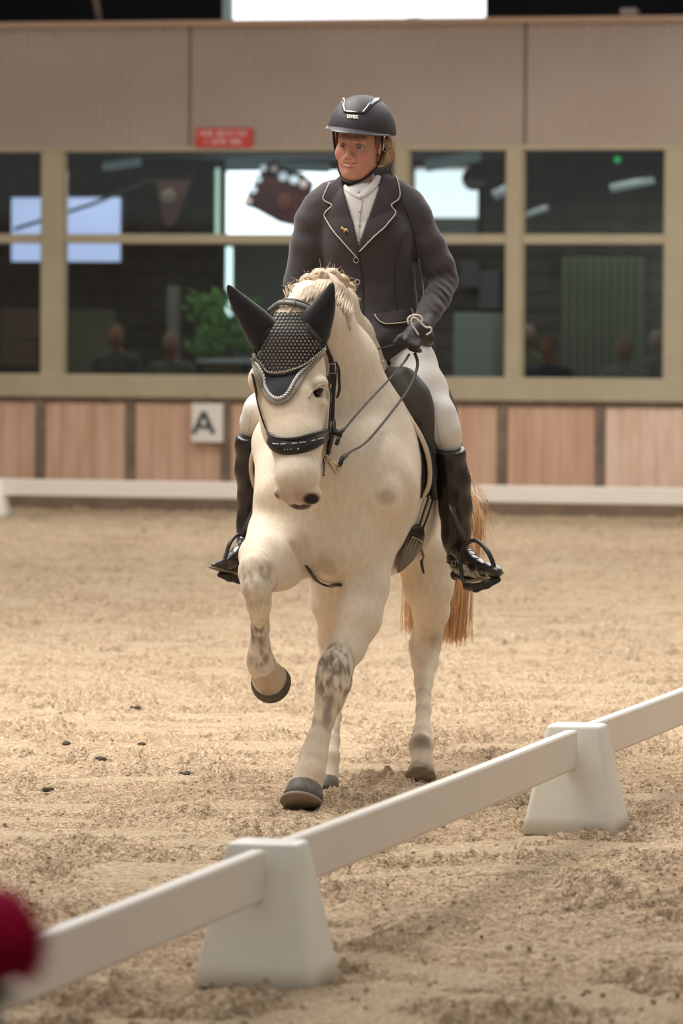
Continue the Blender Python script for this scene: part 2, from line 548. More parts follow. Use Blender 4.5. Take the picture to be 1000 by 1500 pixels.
# loose clods and dark crumbs lying on the sand
cl = MB(); dk = MB()
for i in range(700):
    yy = 11.3 + 14 * random.random() ** 1.6; xx = (random.random() * 2 - 1) * 0.09 * yy
    r = random.uniform(0.003, 0.009)
    Rr = Matrix.Rotation(random.random() * 6, 3, 'Z') @ Matrix.Rotation(random.random() * 3, 3, 'X')
    v, f = blob((xx, yy, r * 0.5), (r * random.uniform(.7, 1.5), r, r * random.uniform(.5, .9)), 5, 3, Rr)
    (dk if i % 20 == 0 else cl).add(v, f)
for (u, v_) in [(72, 1160), (268, 1138), (148, 1115), (240, 1130), (205, 1093), (196, 1040), (92, 1093)]:
    d0 = ray(u, v_); t = -1.6 / d0.z; p = CAMP + d0 * t
    for k in range(4):
        q = p + Vector((random.uniform(-.02, .02), random.uniform(-.03, .03), 0.01)); r = random.uniform(.006, .013)
        v, f = blob(q, (r * 1.4, r, r * .8), 6, 4); dk.add(v, f)
o = cl.build('sand_clods', mat('clod', (186, 164, 138), 0.95, noise=(90, (130, 105, 80), .6)), None)
tag(o, 'small pale clods of sand scattered over the arena floor', 'sand', kind='stuff')
o = dk.build('dark_crumbs', mat('crumb', (82, 74, 62), 0.95), None)
tag(o, 'small dark crumbs of soil and dung on the sand', 'soil', kind='stuff')

# ------------------------------------------------------------------ the far wall
def S(u, d=0.0): return W(u, 500, d)[0]
def Zv(v, d=0.0): return W(500, v, d)[1]
beige = mat('beige_paint', (172, 160, 132), 0.6, noise=(3, (160, 147, 120), 0.5), bump=[(30, .1, .002)])
clad_m = mat('cladding', (172, 155, 142), 0.55, noise=(1.2, (164, 146, 132), 0.6))
wood_m = mat('kick_wood', (206, 170, 144), 0.7, noise=(9, (184, 144, 116), 0.7, 5), stretch=(1, 1, 0.12), bump=[(20, .2, .004)])
woodb_m = mat('kick_wood_pale', (212, 180, 156), 0.7, noise=(10, (228, 202, 182), 0.75, 5), stretch=(1, 1, 0.2), bump=[(20, .2, .004)])
post_m = mat('post_wood', (128, 110, 94), 0.8, noise=(6, (90, 74, 58), 0.6))
dark_m = mat('dark_room', (30, 31, 33), 0.9)
SL, SR = S(-1500), S(2500)
wall = empty('wall_back', WL(0, 0, 0), kind='structure')
m = MB(); wbox(m, SL, SR, 0.0, Zv(586), 0.06, 0.18); m.build('backing', post_m, wall, False)
m = MB(); wbox(m, SL, SR, -0.02, 0.17, -0.05, 0.05); m.build('base_board', mat('base_board', (126, 106, 84), 0.8, noise=(4, (104, 86, 68), .6)), wall, False, .004)
m = MB(); wbox(m, SL, SR, Zv(585), Zv(551), -0.07, 0.2); m.build('sill_beam', beige, wall, False, .008)
m = MB(); wbox(m, SL, SR, Zv(592), Zv(585), -0.03, 0.1); m.build('capping', post_m, wall, False, .004)
m = MB(); wbox(m, SL, SR, Zv(37), Zv(28), -0.06, 0.25); m.build('top_rail', mat('rail_tan', (176, 146, 122), .6), wall, False, .004)
m = MB(); wbox(m, SL, SR, Zv(221), Zv(213), -0.03, 0.2); m.build('head_rail', beige, wall, False, .004)
us = [60 - 137 * k for k in range(11, 0, -1)] + [60, 192, 332, 470, 604, 737, 880] + [1020 + 140 * k for k in range(9)]
for i, u in enumerate(us):
    m = MB(); wbox(m, S(u) - .045, S(u) + .045, 0.12, Zv(591), -0.035, 0.06); m.build('post', post_m, wall, False, .004)
    if i < len(us) - 1:
        a, b = S(u) + .048, S(us[i + 1]) - .048
        # boards of each kick panel
        n = 5
        for k in range(n):
            m = MB(); w = (b - a) / n
            wbox(m, a + w * k + .0015, a + w * (k + 1) - .0015, 0.15, Zv(593), -0.012 + 0.003 * ((k * 7 + i) % 3), 0.05)
            m.build('plank', woodb_m if i >= len(us) - 11 and (i % 3 != 1) else wood_m, wall, False, .002)
# profiled steel cladding above the windows
def cladding(s0, s1, z0, z1):
    V = []; Fc = []; p = 0.085; s = s0; prof = [(0, 0), (.35, 0), (.5, -.014), (.85, -.014), (1.0, 0)]
    xs = []
    while s < s1:
        for a, d in prof[:-1]:
            if s + a * p < s1: xs.append((s + a * p, d))
        s += p
    xs.append((s1, 0))
    for a, d in xs: V += [WL(a, d, z0), WL(a, d, z1), WL(a, d + .02, z0), WL(a, d + .02, z1)]
    for i in range(len(xs) - 1):
        b = i * 4; Fc += [(b, b + 4, b + 5, b + 1), (b + 2, b + 3, b + 7, b + 6), (b + 1, b + 5, b + 7, b + 3), (b, b + 2, b + 6, b + 4)]
    return V, Fc
cj = [S(u) for u in (-1500, -1150, -705, -215, 276, 767, 1258, 1750, 2500)]
for a, b in zip(cj[:-1], cj[1:]):
    v, f = cladding(a + .012, b - .012, Zv(214), Zv(36)); mesh('cladding_panel', v, f, clad_m, wall, False)
m = MB(); wbox(m, SL, SR, Zv(214), Zv(36), .03, .12); m.build('liner', mat('liner', (120, 100, 84), .7), wall, False)

# windows: frames and panes
glass = bpy.data.materials.new('window_glass'); glass.use_nodes = True
nt = glass.node_tree; nt.nodes.clear()
out = nt.nodes.new('ShaderNodeOutputMaterial'); tr = nt.nodes.new('ShaderNodeBsdfTransparent'); gl = nt.nodes.new('ShaderNodeBsdfGlossy')
mxs = nt.nodes.new('ShaderNodeMixShader'); fr = nt.nodes.new('ShaderNodeFresnel'); fr.inputs[0].default_value = 1.5
tr.inputs[0].default_value = (.82, .86, .84, 1); gl.inputs['Roughness'].default_value = 0.05
nt.links.new(fr.outputs[0], mxs.inputs[0]); nt.links.new(tr.outputs[0], mxs.inputs[1]); nt.links.new(gl.outputs[0], mxs.inputs[2]); nt.links.new(mxs.outputs[0], out.inputs[0])
edges = [(-1340, -995), (-960, -640), (-608, -330), (-298, 62), (93, 578), (597, 742), (764, 974), (1003, 1320), (1350, 1700)]
z_lo, z_hi, zr0, zr1 = Zv(552), Zv(221), Zv(357), Zv(343)
for i, (u0, u1) in enumerate(edges):
    w = empty('window_%d' % (i + 1), WL(S((u0 + u1) / 2), 0, z_lo), kind='structure')
    a, b = S(u0), S(u1)
    m = MB(); wbox(m, a, b, zr0, zr1, -0.02, 0.07); m.build('window_rail', beige, w, False, .004)
    t = .02
    for (p, q, r, s_) in ((a, a + t, z_lo, z_hi), (b - t, b, z_lo, z_hi)):
        m = MB(); wbox(m, p, q, r, s_, -.01, .06); m.build('window_frame', beige, w, False, .003)
    for (r, s_) in ((z_lo, zr0), (zr1, z_hi)):
        m = MB(); wbox(m, a + t, b - t, r, s_, .025, .033); m.build('pane', glass, w, False)
    if i < len(edges) - 1:
        m = MB(); wbox(m, S(u1), S(edges[i + 1][0]), z_lo, z_hi, -0.05, 0.12); m.build('mullion', beige, w, False, .006)

# ------------------------------------------------------------------ the room behind the glass
BD = 5.0
def Sb(u): return S(u, BD)
def Zb(v): return Zv(v, BD)
rw = empty('wall_gallery', WL(0, BD, 0), kind='structure')
sl, sr = SL + .3, SR - .3
# courses of dark masonry; openings are left where the windows are
m = MB()
def course_wall(mb, s0, s1, z0, z1):
    z = z0
    while z < z1 - .01:
        zt = min(z + .19, z1); wbox(mb, s0, s1, z + .006, zt - .006, BD, BD + .1); z = zt
wbox(m, sl, Sb(318), .4, Zb(205), BD + .06, BD + .16); wbox(m, Sb(520), Sb(598), .4, Zb(205), BD + .06, BD + .16); wbox(m, Sb(702), sr, .4, Zb(205), BD + .06, BD + .16)
wbox(m, Sb(318), Sb(520), .4, Zb(352), BD + .06, BD + .16); wbox(m, Sb(598), Sb(702), .4, Zb(345), BD + .06, BD + .16)
course_wall(m, sl, Sb(318), .4, Zb(205)); course_wall(m, Sb(520), Sb(598), .4, Zb(205)); course_wall(m, Sb(702), sr, .4, Zb(205))
course_wall(m, Sb(318), Sb(520), .4, Zb(352)); course_wall(m, Sb(598), Sb(702), .4, Zb(345))
wbox(m, sl, sr, Zb(245), Zb(200), BD, BD + .1)
m.build('masonry', mat('dark_block', (92, 90, 86), .9, noise=(4, (58, 57, 54), .6)), rw, False)
m = MB(); wbox(m, sl, sr, .2, .4, 0.12, BD + .3); o = m.build('floor_gallery', mat('gallery_floor', (70, 64, 58), .7), None, False); o['kind'] = 'structure'
m = MB(); wbox(m, SL, SR, Zv(205) , Zv(205) + .15, 0.13, BD + .4); o = m.build('ceiling_gallery', dark_m, None, False); o['kind'] = 'structure'
for nm, s in (('wall_left', SL), ('wall_right', SR)):
    m = MB(); wbox(m, s - .1, s + .1, 0, 9, .2, BD + 4); o = m.build(nm, dark_m, None, False); o['kind'] = 'structure'
m = MB(); wbox(m, SL - .2, SR + .2, Zv(205) + .2, 11, BD + 3.5, BD + 3.7); o = m.build('wall_upper', mat('black_board', (14, 13, 14), .9), None, False); o['kind'] = 'structure'
m = MB(); wbox(m, SL - .2, SR + .2, 8.2, 8.4, .0, BD + 3.6); o = m.build('ceiling', mat('black_board', (14, 13, 14), .9), None, False); o['kind'] = 'structure'
for nm, s in (('wall_side_left', -17.0), ('wall_side_right', 17.0)):
    m = MB(); m.add(*box8((s - .1, 2, 0), (s + .1, 2, 0), (s + .1, 52, 0), (s - .1, 52, 0), (s - .1, 2, 3.4), (s + .1, 2, 3.4), (s + .1, 52, 3.4), (s - .1, 52, 3.4)))
    o = m.build(nm.replace('side_', 'long_'), clad_m, None, False); o['kind'] = 'structure'
def wthing(name, rects, m, label, cat, d0, d1, kind=None, group=None, bevel=.01):
    mb = MB()
    for (u0, u1, v0, v1) in rects: wbox(mb, S(u0, d0), S(u1, d0), Zv(v1, d0), Zv(v0, d0), d0, d1)
    o = mb.build(name, m, None, False, bevel); return tag(o, label, cat, group, kind)
day = mat('daylight', (255, 255, 255), .5, emit=((236, 244, 255), 2.6))
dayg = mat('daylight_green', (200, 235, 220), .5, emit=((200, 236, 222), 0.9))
o = empty('window_9', WL(Sb(420), BD, 3), kind='structure')
def wpart(name, par, rects, m, d0, d1, bevel=.004):
    mb = MB()
    for (u0, u1, v0, v1) in rects: wbox(mb, S(u0, d0), S(u1, d0), Zv(v1, d0), Zv(v0, d0), d0, d1)
    return mb.build(name, m, par, False, bevel)
wpart('pane', o, [(328, 520, 250, 345)], day, BD + .05, BD + .06)
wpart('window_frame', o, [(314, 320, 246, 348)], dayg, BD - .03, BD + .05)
wpart('window_frame', o, [(320, 328, 246, 348), (320, 520, 244, 250)], mat('frame_grey', (120, 132, 126), .6), BD - .03, BD + .05)
o = empty('window_10', WL(Sb(650), BD, 3), kind='structure')
wpart('pane', o, [(604, 702, 250, 318)], mat('daylight_soft', (250, 253, 255), .5, emit=((222, 236, 246), 1.5), ), BD + .05, BD + .06)
wpart('pane', o, [(604, 702, 320, 345)], mat('obscured_glass', (130, 148, 150), .4), BD + .05, BD + .06)
wpart('window_frame', o, [(596, 604, 240, 350), (698, 706, 240, 350)], dark_m, BD - .03, BD + .05)
o = empty('door_1', WL(Sb(334), BD, 2), kind='structure')
wpart('pane', o, [(330, 339, 362, 470)], mat('daylight_gap', (240, 255, 255), .5, emit=((215, 245, 246), 1.8)), BD - .05, BD - .03)
wpart('door_panel', o, [(340, 440, 358, 560)], mat('grey_door', (104, 110, 112), .6), BD - .08, BD - .03)
wpart('door_panel', o, [(318, 329, 358, 560)], mat('grey_door2', (66, 66, 64), .6), BD - .08, BD - .03)

# big screens
def screen(label, u0, u1, v0, v1, d, col, st):
    t = empty('wall_screen', WL(S((u0 + u1) / 2, d), d, Zv(v1, d)), label, 'screen')
    wpart('casing', t, [(u0 - 3, u1 + 3, v0 - 3, v1 + 3)], dark_m, d + .01, d + .12)
    wpart('display', t, [(u0, u1, v0, v1)], mat('display_%d' % u0, col, .4, emit=(col, st)), d - .004, d + .01, 0)
screen('wide pale blue lit screen hanging in the dark room behind the left windows', 16, 175, 289, 384, 3.0, (176, 192, 240), .72)
t = empty('lit_screen', WL(S(520, 3), 3, Zv(40, 3)), 'big bright white lit panel above the tan cladding wall', 'screen')
wpart('display', t, [(336, 707, -150, 34)], mat('display_white', (250, 251, 255), .5, emit=((248, 250, 255), 1.6)), 3, 3.02, 0)
wpart('casing', t, [(323, 336, -150, 34)], mat('panel_edge', (150, 166, 160), .5, emit=((120, 140, 134), .25)), 2.9, 3.1)
wpart('stand', t, [(323, 707, 30, 76)], dark_m, 3.05, 3.15)
wthing('loudspeaker', [(592, 612, 26, 37)], mat('pale_box', (196, 192, 190), .5), 'small pale box on the wall top under the white lit panel', 'box', 0.0, .2)
wthing('loudspeaker', [(904, 928, 16, 27)], mat('grey_box', (140, 128, 122), .5), 'small grey box on the wall top at upper right', 'box', 0.0, .2)
p = [WL(S(122), .3, Zv(-20)), WL(S(131), .3, Zv(33))]
o = tube('roof_strut', p, .03, mat('strut', (110, 84, 78), .6)); tag(o, 'thin slanting pole above the cladding at upper left', 'pole')

# the red notice on the cladding: two lines of small white lettering, too small to read
t = empty('notice_board', WL(S(326), -.02, Zv(216)), 'red notice with two lines of small white lettering on the cladding', 'sign')
wpart('board', t, [(284, 368, 187, 216)], mat('sign_red', (196, 62, 58), .5), -.04, -.02)
red_w = mat('sign_white', (232, 200, 192), .5)
mb = MB()
x = 292
k = 0
for row, (v0, v1, xa, xb) in enumerate([(191, 199, 291, 362), (203, 211, 301, 352)]):
    x = xa
    while x < xb:
        w_ = [4.2, 3.2, 4.8, 3.8, 2.0][k % 5]
        if k % 6 != 5:
            wbox(mb, S(x), S(x + 1.2), Zv(v1), Zv(v0), -.046, -.04)
            if k % 3: wbox(mb, S(x), S(x + w_ - 1), Zv(v0 + 1.5), Zv(v0), -.046, -.04)
            if k % 2: wbox(mb, S(x), S(x + w_ - 1), Zv(v1), Zv(v1 - 1.5), -.046, -.04)
            if k % 4: wbox(mb, S(x + w_ - 1.6), S(x + w_ - .6), Zv(v1), Zv(v0), -.046, -.04)
        x += w_ + .8; k += 1
o = mb.build('lettering', red_w, t, False); o['kind'] = 'stuff'

# the letter A board
t = empty('letter_board', WL(S(303), -.05, Zv(650)), 'white square board with a dark letter A on the kick wall', 'sign')
wpart('board', t, [(281, 326, 593, 650)], mat('board_white', (226, 220, 210), .5), -.11, -.06)
mb = MB()
def wstroke(mb, a, b, w, d=-.118):
    (u0, v0), (u1, v1) = a, b
    p0 = (S(u0), Zv(v0)); p1 = (S(u1), Zv(v1)); dx, dz = p1[0] - p0[0], p1[1] - p0[1]; L = math.hypot(dx, dz)
    nx_, nz_ = -dz / L * w / 2, dx / L * w / 2
    q = [(p0[0] + nx_, p0[1] + nz_), (p0[0] - nx_, p0[1] - nz_), (p1[0] - nx_, p1[1] - nz_), (p1[0] + nx_, p1[1] + nz_)]
    mb.add([WL(a_, d, z) for a_, z in q] + [WL(a_, d + .01, z) for a_, z in q], [(0, 1, 2, 3), (7, 6, 5, 4), (0, 4, 5, 1), (1, 5, 6, 2), (2, 6, 7, 3), (3, 7, 4, 0)])
wstroke(mb, (289, 637), (303.5, 605), .042); wstroke(mb, (318, 637), (303.5, 605), .042); wstroke(mb, (295, 627), (312, 627), .035)
mb.build('letter', mat('letter_dark', (70, 68, 64), .6), t, False)
wpart('hook', t, [(300, 306, 583, 594)], post_m, -.09, -.05)

# things seen in the room
def hanging_flag(label, poly, d, m, discs=None, dm=None):
    t = empty('hanging_banner', WL(S(poly[0][0], d), d, Zv(poly[0][1], d)), label, 'banner')
    n = len(poly)
    V = [WL(S(u, d), d, Zv(v, d)) for u, v in poly] + [WL(S(u, d), d + .05, Zv(v, d)) for u, v in poly]
    Fc = [tuple(range(n)), tuple(range(2 * n - 1, n - 1, -1))] + [(i, i + n, (i + 1) % n + n, (i + 1) % n) for i in range(n)]
    mesh('cloth', V, Fc, m, t, False)
    for (u, v, r, mm) in (discs or []):
        c = WL(S(u, d), d - .05, Zv(v, d)); vv, ff = blob(c, (M(r, 48), .03, M(r, 48)), 14, 8)
        mesh('bulb' if mm else 'emblem', vv, ff, mm or dm, t)
bulb = mat('bulb', (230, 240, 250), .4, emit=((205, 222, 240), .75)); bulb2 = mat('bulb_warm', (225, 205, 200), .4, emit=((215, 200, 196), .4))
hanging_flag('dark red scalloped banner edged with pale round bulbs behind the glass',
             [(386, 242), (398, 236), (412, 244), (440, 254), (456, 268), (450, 300), (442, 334), (408, 326), (372, 306), (357, 302), (362, 282), (374, 262)],
             2.0, mat('banner_red', (92, 34, 38), .7, noise=(2.5, (52, 26, 32), .8)),
             [(386, 246, 5, bulb), (378, 262, 6, bulb), (371, 278, 6, bulb), (364, 295, 6, bulb2), (415, 258, 7, bulb), (431, 263, 7, bulb), (445, 270, 6, bulb2), (402, 247, 5, bulb2)])
for (u, v, rx, rz) in [(417, 297, 11, 14)]:
    vv, ff = blob(WL(S(u, 2), 1.98, Zv(v, 2)), (M(rx, 48), .03, M(rz, 48)), 14, 8)
    mesh('emblem', vv, ff, mat('emblem_orange', (120, 58, 42), .7), bpy.data.objects['hanging_banner'])
hanging_flag('brown triangular pennant with a pale round emblem in the left window', [(222, 242), (284, 242), (252, 330), (240, 330)], 2.6,
             mat('pennant', (78, 50, 42), .8), [(248, 288, 12, None)], mat('emblem_pale', (112, 104, 92), .7))
o = tube('roof_cable', [WL(S(20, 2), 2, Zv(336, 2)), WL(S(130, 2), 2, Zv(300, 2)), WL(S(240, 2), 2, Zv(255, 2))], .018, dark_m)
tag(o, 'dark slanting cable crossing in front of the pale blue screen', 'cable')
vv, ff = blob(WL(S(692, 3), 3, Zv(262, 3)), .12, 16, 10)
t = empty('round_lamp', WL(S(692, 3), 3, Zv(225, 3)), 'dark round lamp hanging before the bright window right of the rider', 'lamp')
mesh('shade', vv, ff, mat('lamp_dark', (70, 72, 66), .5), t)
tube('lamp_rod', [WL(S(692, 3), 3, Zv(245, 3)), WL(S(692, 3), 3, Zv(210, 3))], .012, dark_m, t)
tubem = mat('lamp_tube', (150, 164, 168), .5, emit=((120, 138, 146), .28))
for lab, (a, b), r in (('dim ceiling tube above the left window screen', ((150, 243), (203, 236)), .045),
                       ('pale slanting ceiling tube above the round lamp', ((622, 244), (700, 228)), .06),
                       ('bright short ceiling tube beside the middle mullion', ((722, 287), (748, 274)), .05),
                       ('bluish slanting ceiling tube in the right upper window', ((893, 277), (955, 264)), .045),
                       ('faint short ceiling tube at the foot of the right upper window', ((768, 316), (800, 304)), .03),
                       ('long pale ceiling tube above the red banner', ((330, 240), (480, 246)), .05)):
    o = tube('ceiling_tube', [WL(S(a[0], 2.5), 2.5, Zv(a[1], 2.5)), WL(S(b[0], 2.5), 2.5, Zv(b[1], 2.5))], r, tubem, None, 10); tag(o, lab, 'lamp', 'ceiling tubes behind the glass')
vv, ff = blob(WL(S(902, 2), 2, Zv(235, 2)), .03, 10, 8)
tag(mesh('indicator_light', vv, ff, mat('green_led', (60, 220, 120), .4, emit=((50, 190, 110), .8))), 'tiny green light in the right upper window', 'lamp')
wthing('curtain', [(822 + 12 * k, 833 + 12 * k, 376, 556) for k in range(10)], mat('curtain', (104, 112, 100), .9, noise=(2, (88, 96, 88), .6)), 'pale grey green curtain hanging in the lower right window', 'curtain', 3.6, 3.7)
wthing('cabinet', [(664, 722, 458, 556)], mat('cabinet_pale', (134, 146, 142), .6), 'pale cabinet in the room right of the rider arm', 'cabinet', 3.0, 3.5)
wthing('noticeboard', [(672, 700, 380, 420), (700, 730, 395, 452)], mat('boards_grey', (82, 86, 92), .6), 'grey boards on the back wall right of the rider elbow', 'board', 4.7, 4.9)
wthing('wall_cloth', [(93, 165, 455, 550)], mat('cloth_grey', (92, 92, 84), .9), 'dull grey cloth screen behind the seated person in the left window', 'screen', 3.6, 3.7)
wthing('column', [(244, 258, 420, 556)], mat('column_pale', (104, 108, 98), .7), 'slim pale column behind the second seated person', 'column', 3.0, 3.15)
wthing('stacked_crates', [(0, 58, 455, 500), (0, 50, 502, 540)], mat('crates', (80, 64, 58), .8), 'brown crates stacked in the far left window', 'crate', 3.0, 3.5)
t = empty('cafe_table', WL(S(320, 1.5), 1.5, .4), 'table under a pale blue white cloth below the potted fern', 'table')
wpart('table_top', t, [(288, 362, 528, 533)], mat('table_cloth', (170, 184, 196), .5), 1.2, 2.2)
for u in (291, 357): wpart('leg', t, [(u, u + 3, 533, 640)], dark_m, 1.3, 1.36)
# leafy plant
t = empty('potted_plant', WL(S(325, 3), 3, .4), 'green leafy plant behind the pale table in the left window', 'plant')
wpart('pot', t, [(308, 345, 525, 575)], mat('pot_dark', (60, 52, 44), .7), 2.7, 3.3, .04)
mb = MB(); rr = random.Random(3)
for k in range(130):
    c = WL(S(rr.uniform(284, 366), 3), 3 + rr.uniform(-.3, .3), Zv(rr.uniform(440, 530), 3))
    a = rr.uniform(-1.2, 1.2); L = rr.uniform(.10, .22); w_ = .03
    d = EX * math.sin(a) + Vector((0, 0, math.cos(a))); s_ = EX * math.cos(a) - Vector((0, 0, math.sin(a)))
    mb.add([c, c + d * L * .5 + s_ * w_, c + d * L, c + d * L * .5 - s_ * w_, c + d * L * .5 - EY * .01], [(0, 1, 4), (1, 2, 4), (2, 3, 4), (3, 0, 4)])
mb.build('foliage', mat('leaf_green', (62, 104, 54), .6, noise=(5, (92, 140, 80), .8)), t, False)
# people sitting behind the glass
def onlooker(u, v, d, cl1, skin, hairc, label, r=9.5, tilt=0.0):
    s = S(u, d); z = Zv(v, d); c = WL(s, d, z); B = Body()
    w = lambda a, b, h: c + EX * a + EY * b + Vector((0, 0, h))
    B.ell(w(0, 0, 0), (.075, .09, .11), .02)
    B.ell(w(0, -.08, -.02), (.02, .03, .03), .02)
    B.cap(w(0, .01, -.09), .05, w(0, .03, -.17), .055, .03)
    B.cap(w(-.15, .04, -.24), .075, w(.15, .04, -.24), .075, .05)
    B.ell(w(0, .03, -.42), (.20, .13, .26), .05); B.ell(w(0, .03, -.66), (.20, .15, .14), .05)
    for q in (-1, 1):
        B.cap(w(q * .19, .03, -.25), .055, w(q * .24, -.02, -.50), .045, .03); B.cap(w(q * .24, -.02, -.50), .042, w(q * .08, -.27, -.48), .032, .03)
        B.cap(w(q * .10, .0, -.72), .085, w(q * .13, -.42, -.72), .06, .04); B.cap(w(q * .13, -.42, -.72), .055, w(q * .13, -.40, -1.14), .04, .03)
    V, Q = B.build(.016)
    h = V[:, 2] - z
    dd = (V - np.array(c)) @ np.array(EY)
    col = np.where((h > -.15)[:, None], np.array(lin(skin)[:3]), np.array(lin(cl1)[:3]))
    hand = (np.abs((V - np.array(c)) @ np.array(EX)) < .1) & (dd < -.24) & (h > -.56)
    col[hand] = lin(skin)[:3]
    t = empty('person', WL(s, d, .4), label, 'person')
    npmesh('body', V, Q, mat('onlooker', (128, 128, 128), .8, vcol=True), t, col)
    vv, ff = blob(w(0, .02, .03), (.082, .09, .095), 12, 8); mesh('hair', vv, ff, mat('hair_%d' % hairc[0], hairc, .8), t)
    ch = MB(); z0 = z - .82
    wbox(ch, s - .22, s + .22, z0 - .04, z0, d - .3, d + .2); wbox(ch, s - .22, s + .22, z0, z0 + .35, d + .2, d + .24)
    for a in (-.2, .17):
        for b in (-.28, .2): wbox(ch, s + a, s + a + .03, .4, z0 - .03, d + b, d + b + .03)
    t2 = empty('chair', WL(s, d, .4), 'dark chair under the ' + label[label.find('person') :], 'chair', 'chairs behind the glass'); ch.build('frame', dark_m, t2, False)
onlooker(170, 494, 1.2, (52, 54, 56), (128, 92, 74), (58, 46, 38), 'seated person in dark grey nearer the left mullion')
onlooker(250, 506, 1.4, (70, 70, 64), (124, 90, 78), (90, 86, 80), 'seated person in olive grey before the slim column')
onlooker(772, 492, 2.4, (72, 88, 70), (128, 104, 96), (120, 106, 96), 'seated person in dull green beside the middle mullion')
onlooker(802, 508, 1.0, (40, 44, 62), (132, 96, 80), (80, 58, 44), 'brown haired person in navy leaning at the right window')
onlooker(914, 508, 0.9, (116, 122, 118), (138, 112, 102), (130, 126, 118), 'seated person in pale grey before the curtain')
onlooker(961, 499, 2.2, (58, 62, 58), (122, 104, 94), (104, 98, 90), 'seated person in dark grey beside the right mullion')
gl_ = area('gallery_fill', WL(0, 2.5, 3.2), (0, 0, 0), (11, 2.5), 110, (1.0, .96, .9))  # added fill light, brightens the room behind the glass

# ------------------------------------------------------------------ the low white arena fence
white_pl = mat('white_plastic', (232, 229, 216), .38, noise=(7, (222, 216, 200), .5), bump=[(8, .1, .003)])
white_bd = mat('white_board', (226, 218, 206), .42, noise=(1.2, (220, 210, 196), .3), bump=[(25, .1, .002)])
U1 = Vector((0.242, 0.970, 0)); U2 = Vector((0.970, -0.242, 0))
def ramp_block(mb, c, b, t, z0, z1, ch, axes, nz=6):
    # four-sided block narrowing upwards with rounded corners; b, t = half sizes
    lev = [(z0, 0, 0)] + [(z0 + (z1 - ch - z0) * k / nz, k / nz, 0) for k in range(1, nz + 1)] + [(z1 - ch * .35, 1, ch * .25), (z1, 1, ch)]
    V = []; n = 0; ax, ay = axes
    for (z, f, sh) in lev:
        hx = b[0] + (t[0] - b[0]) * f - sh; hy = b[1] + (t[1] - b[1]) * f - sh; r = min(.018, hx * .4, hy * .4)
        ring = []
        for (sx, sy, a0) in ((1, 1, 0), (-1, 1, 90), (-1, -1, 180), (1, -1, 270)):
            for k in range(4):
                a = math.radians(a0 + 30 * k)
                ring.append(c + ax * (sx * (hx - r) + r * math.cos(a)) + ay * (sy * (hy - r) + r * math.sin(a)) + Vector((0, 0, z)))
        n = len(ring); V += ring
    Fc = [(i * n + k, i * n + (k + 1) % n, (i + 1) * n + (k + 1) % n, (i + 1) * n + k) for i in range(len(lev) - 1) for k in range(n)]
    Fc.append(tuple((len(lev) - 1) * n + k for k in range(n))); Fc.append(tuple(range(n - 1, -1, -1)))
    mb.add(V, Fc)
def fence_block(c, label, a=U2, b=U1):
    t = empty('fence_block', c, label, 'fence', 'white plastic fence blocks')
    m = MB(); ramp_block(m, c, (.157, .15), (.092, .075), -.01, .345, .012, (a, b)); m.build('body', white_pl, t)
    return t
C1 = Vector((-.064, 12.13, 0)) - U2 * .157 + U1 * .15
C0 = C1 - U1 * 3.97; C2 = Vector((.897, 15.98, 0)) - U2 * .157 + U1 * .15; C3 = C2 + U1 * 3.97
fence_block(C1, 'white plastic fence block nearer the camera, left of centre')
fence_block(C2, 'white plastic fence block behind, nearer the right edge')
fence_block(C0, 'white plastic fence block out of the frame toward the camera')
fence_block(C3, 'white plastic fence block out of the frame at right')
def fence_board(a, b, label, z0=.203, z1=.332, th=.02, ax=U2):
    d = (b - a).normalized(); t = empty('fence_board', (a + b) / 2, label, 'fence', 'white fence boards')
    V = []
    prof = [(-th, z0 + .01), (-th, z1 - .006), (-th + .005, z1), (th - .005, z1), (th, z1 - .006), (th, z0 + .01), (th - .008, z0), (-th + .008, z0)]
    N = 24
    for k in range(N + 1):
        c = a + (b - a) * k / N
        sag = -.004 * math.sin(math.pi * k / N)
        V += [c + ax * x + Vector((0, 0, z + sag)) for x, z in prof]
    n = 8
    Fc = [(i * n + k, (i + 1) * n + k, (i + 1) * n + (k + 1) % n, i * n + (k + 1) % n) for i in range(N) for k in range(n)]
    Fc += [tuple(range(n)), tuple(N * n + k for k in range(n - 1, -1, -1))]
    mesh('board', V, Fc, white_bd, t, False)
fence_board(C0 + U1 * .09, C1 - U1 * .098, 'white fence board running from the near block to the lower left corner')
fence_board(C1 + U1 * .07, C2 - U1 * .098, 'white fence board between the two plastic blocks')
fence_board(C2 + U1 * .07, C3 - U1 * .098, 'white fence board running off the right edge behind the far block')
# short side of the arena in front of the far wall
def FS(u, v=735, D=43.5):
    r = ray(u, v); o = Vector((0, D, 0)); t = o.dot(EY) / r.dot(EY); return (r * t - o).dot(EX)
def fpt(s, D=43.5): return Vector((0, D, 0)) + EX * s
s0 = FS(-12); k0 = 0
for k in range(-3, 4):
    a = fpt(s0 + k * 4.0)
    lab = 'white fence block at the left edge before the kick wall' if k == 0 else 'far white fence block out of the frame, number %d along the kick wall' % (k + 4)
    fence_block(a, ['far white fence block, third beyond the left edge', 'far white fence block, second beyond the left edge', 'far white fence block, first beyond the left edge',
                    'white fence block at the left edge before the kick wall', 'far white fence block hidden behind horse and rider', 'far white fence block beyond the right edge', 'far white fence block, second beyond the right edge'][k + 3], EX, EY)
    fence_board(a + EX * .08, a + EX * 3.92, ['far fence board, third beyond the left edge', 'far fence board, second beyond the left edge', 'far fence board, first beyond the left edge',
                    'far white fence board before the kick wall, left of the horse', 'far white fence board before the kick wall, right of the rider', 'far fence board beyond the right edge', 'far fence board, second beyond the right edge'][k + 3], .195, .345, .02, -EY)

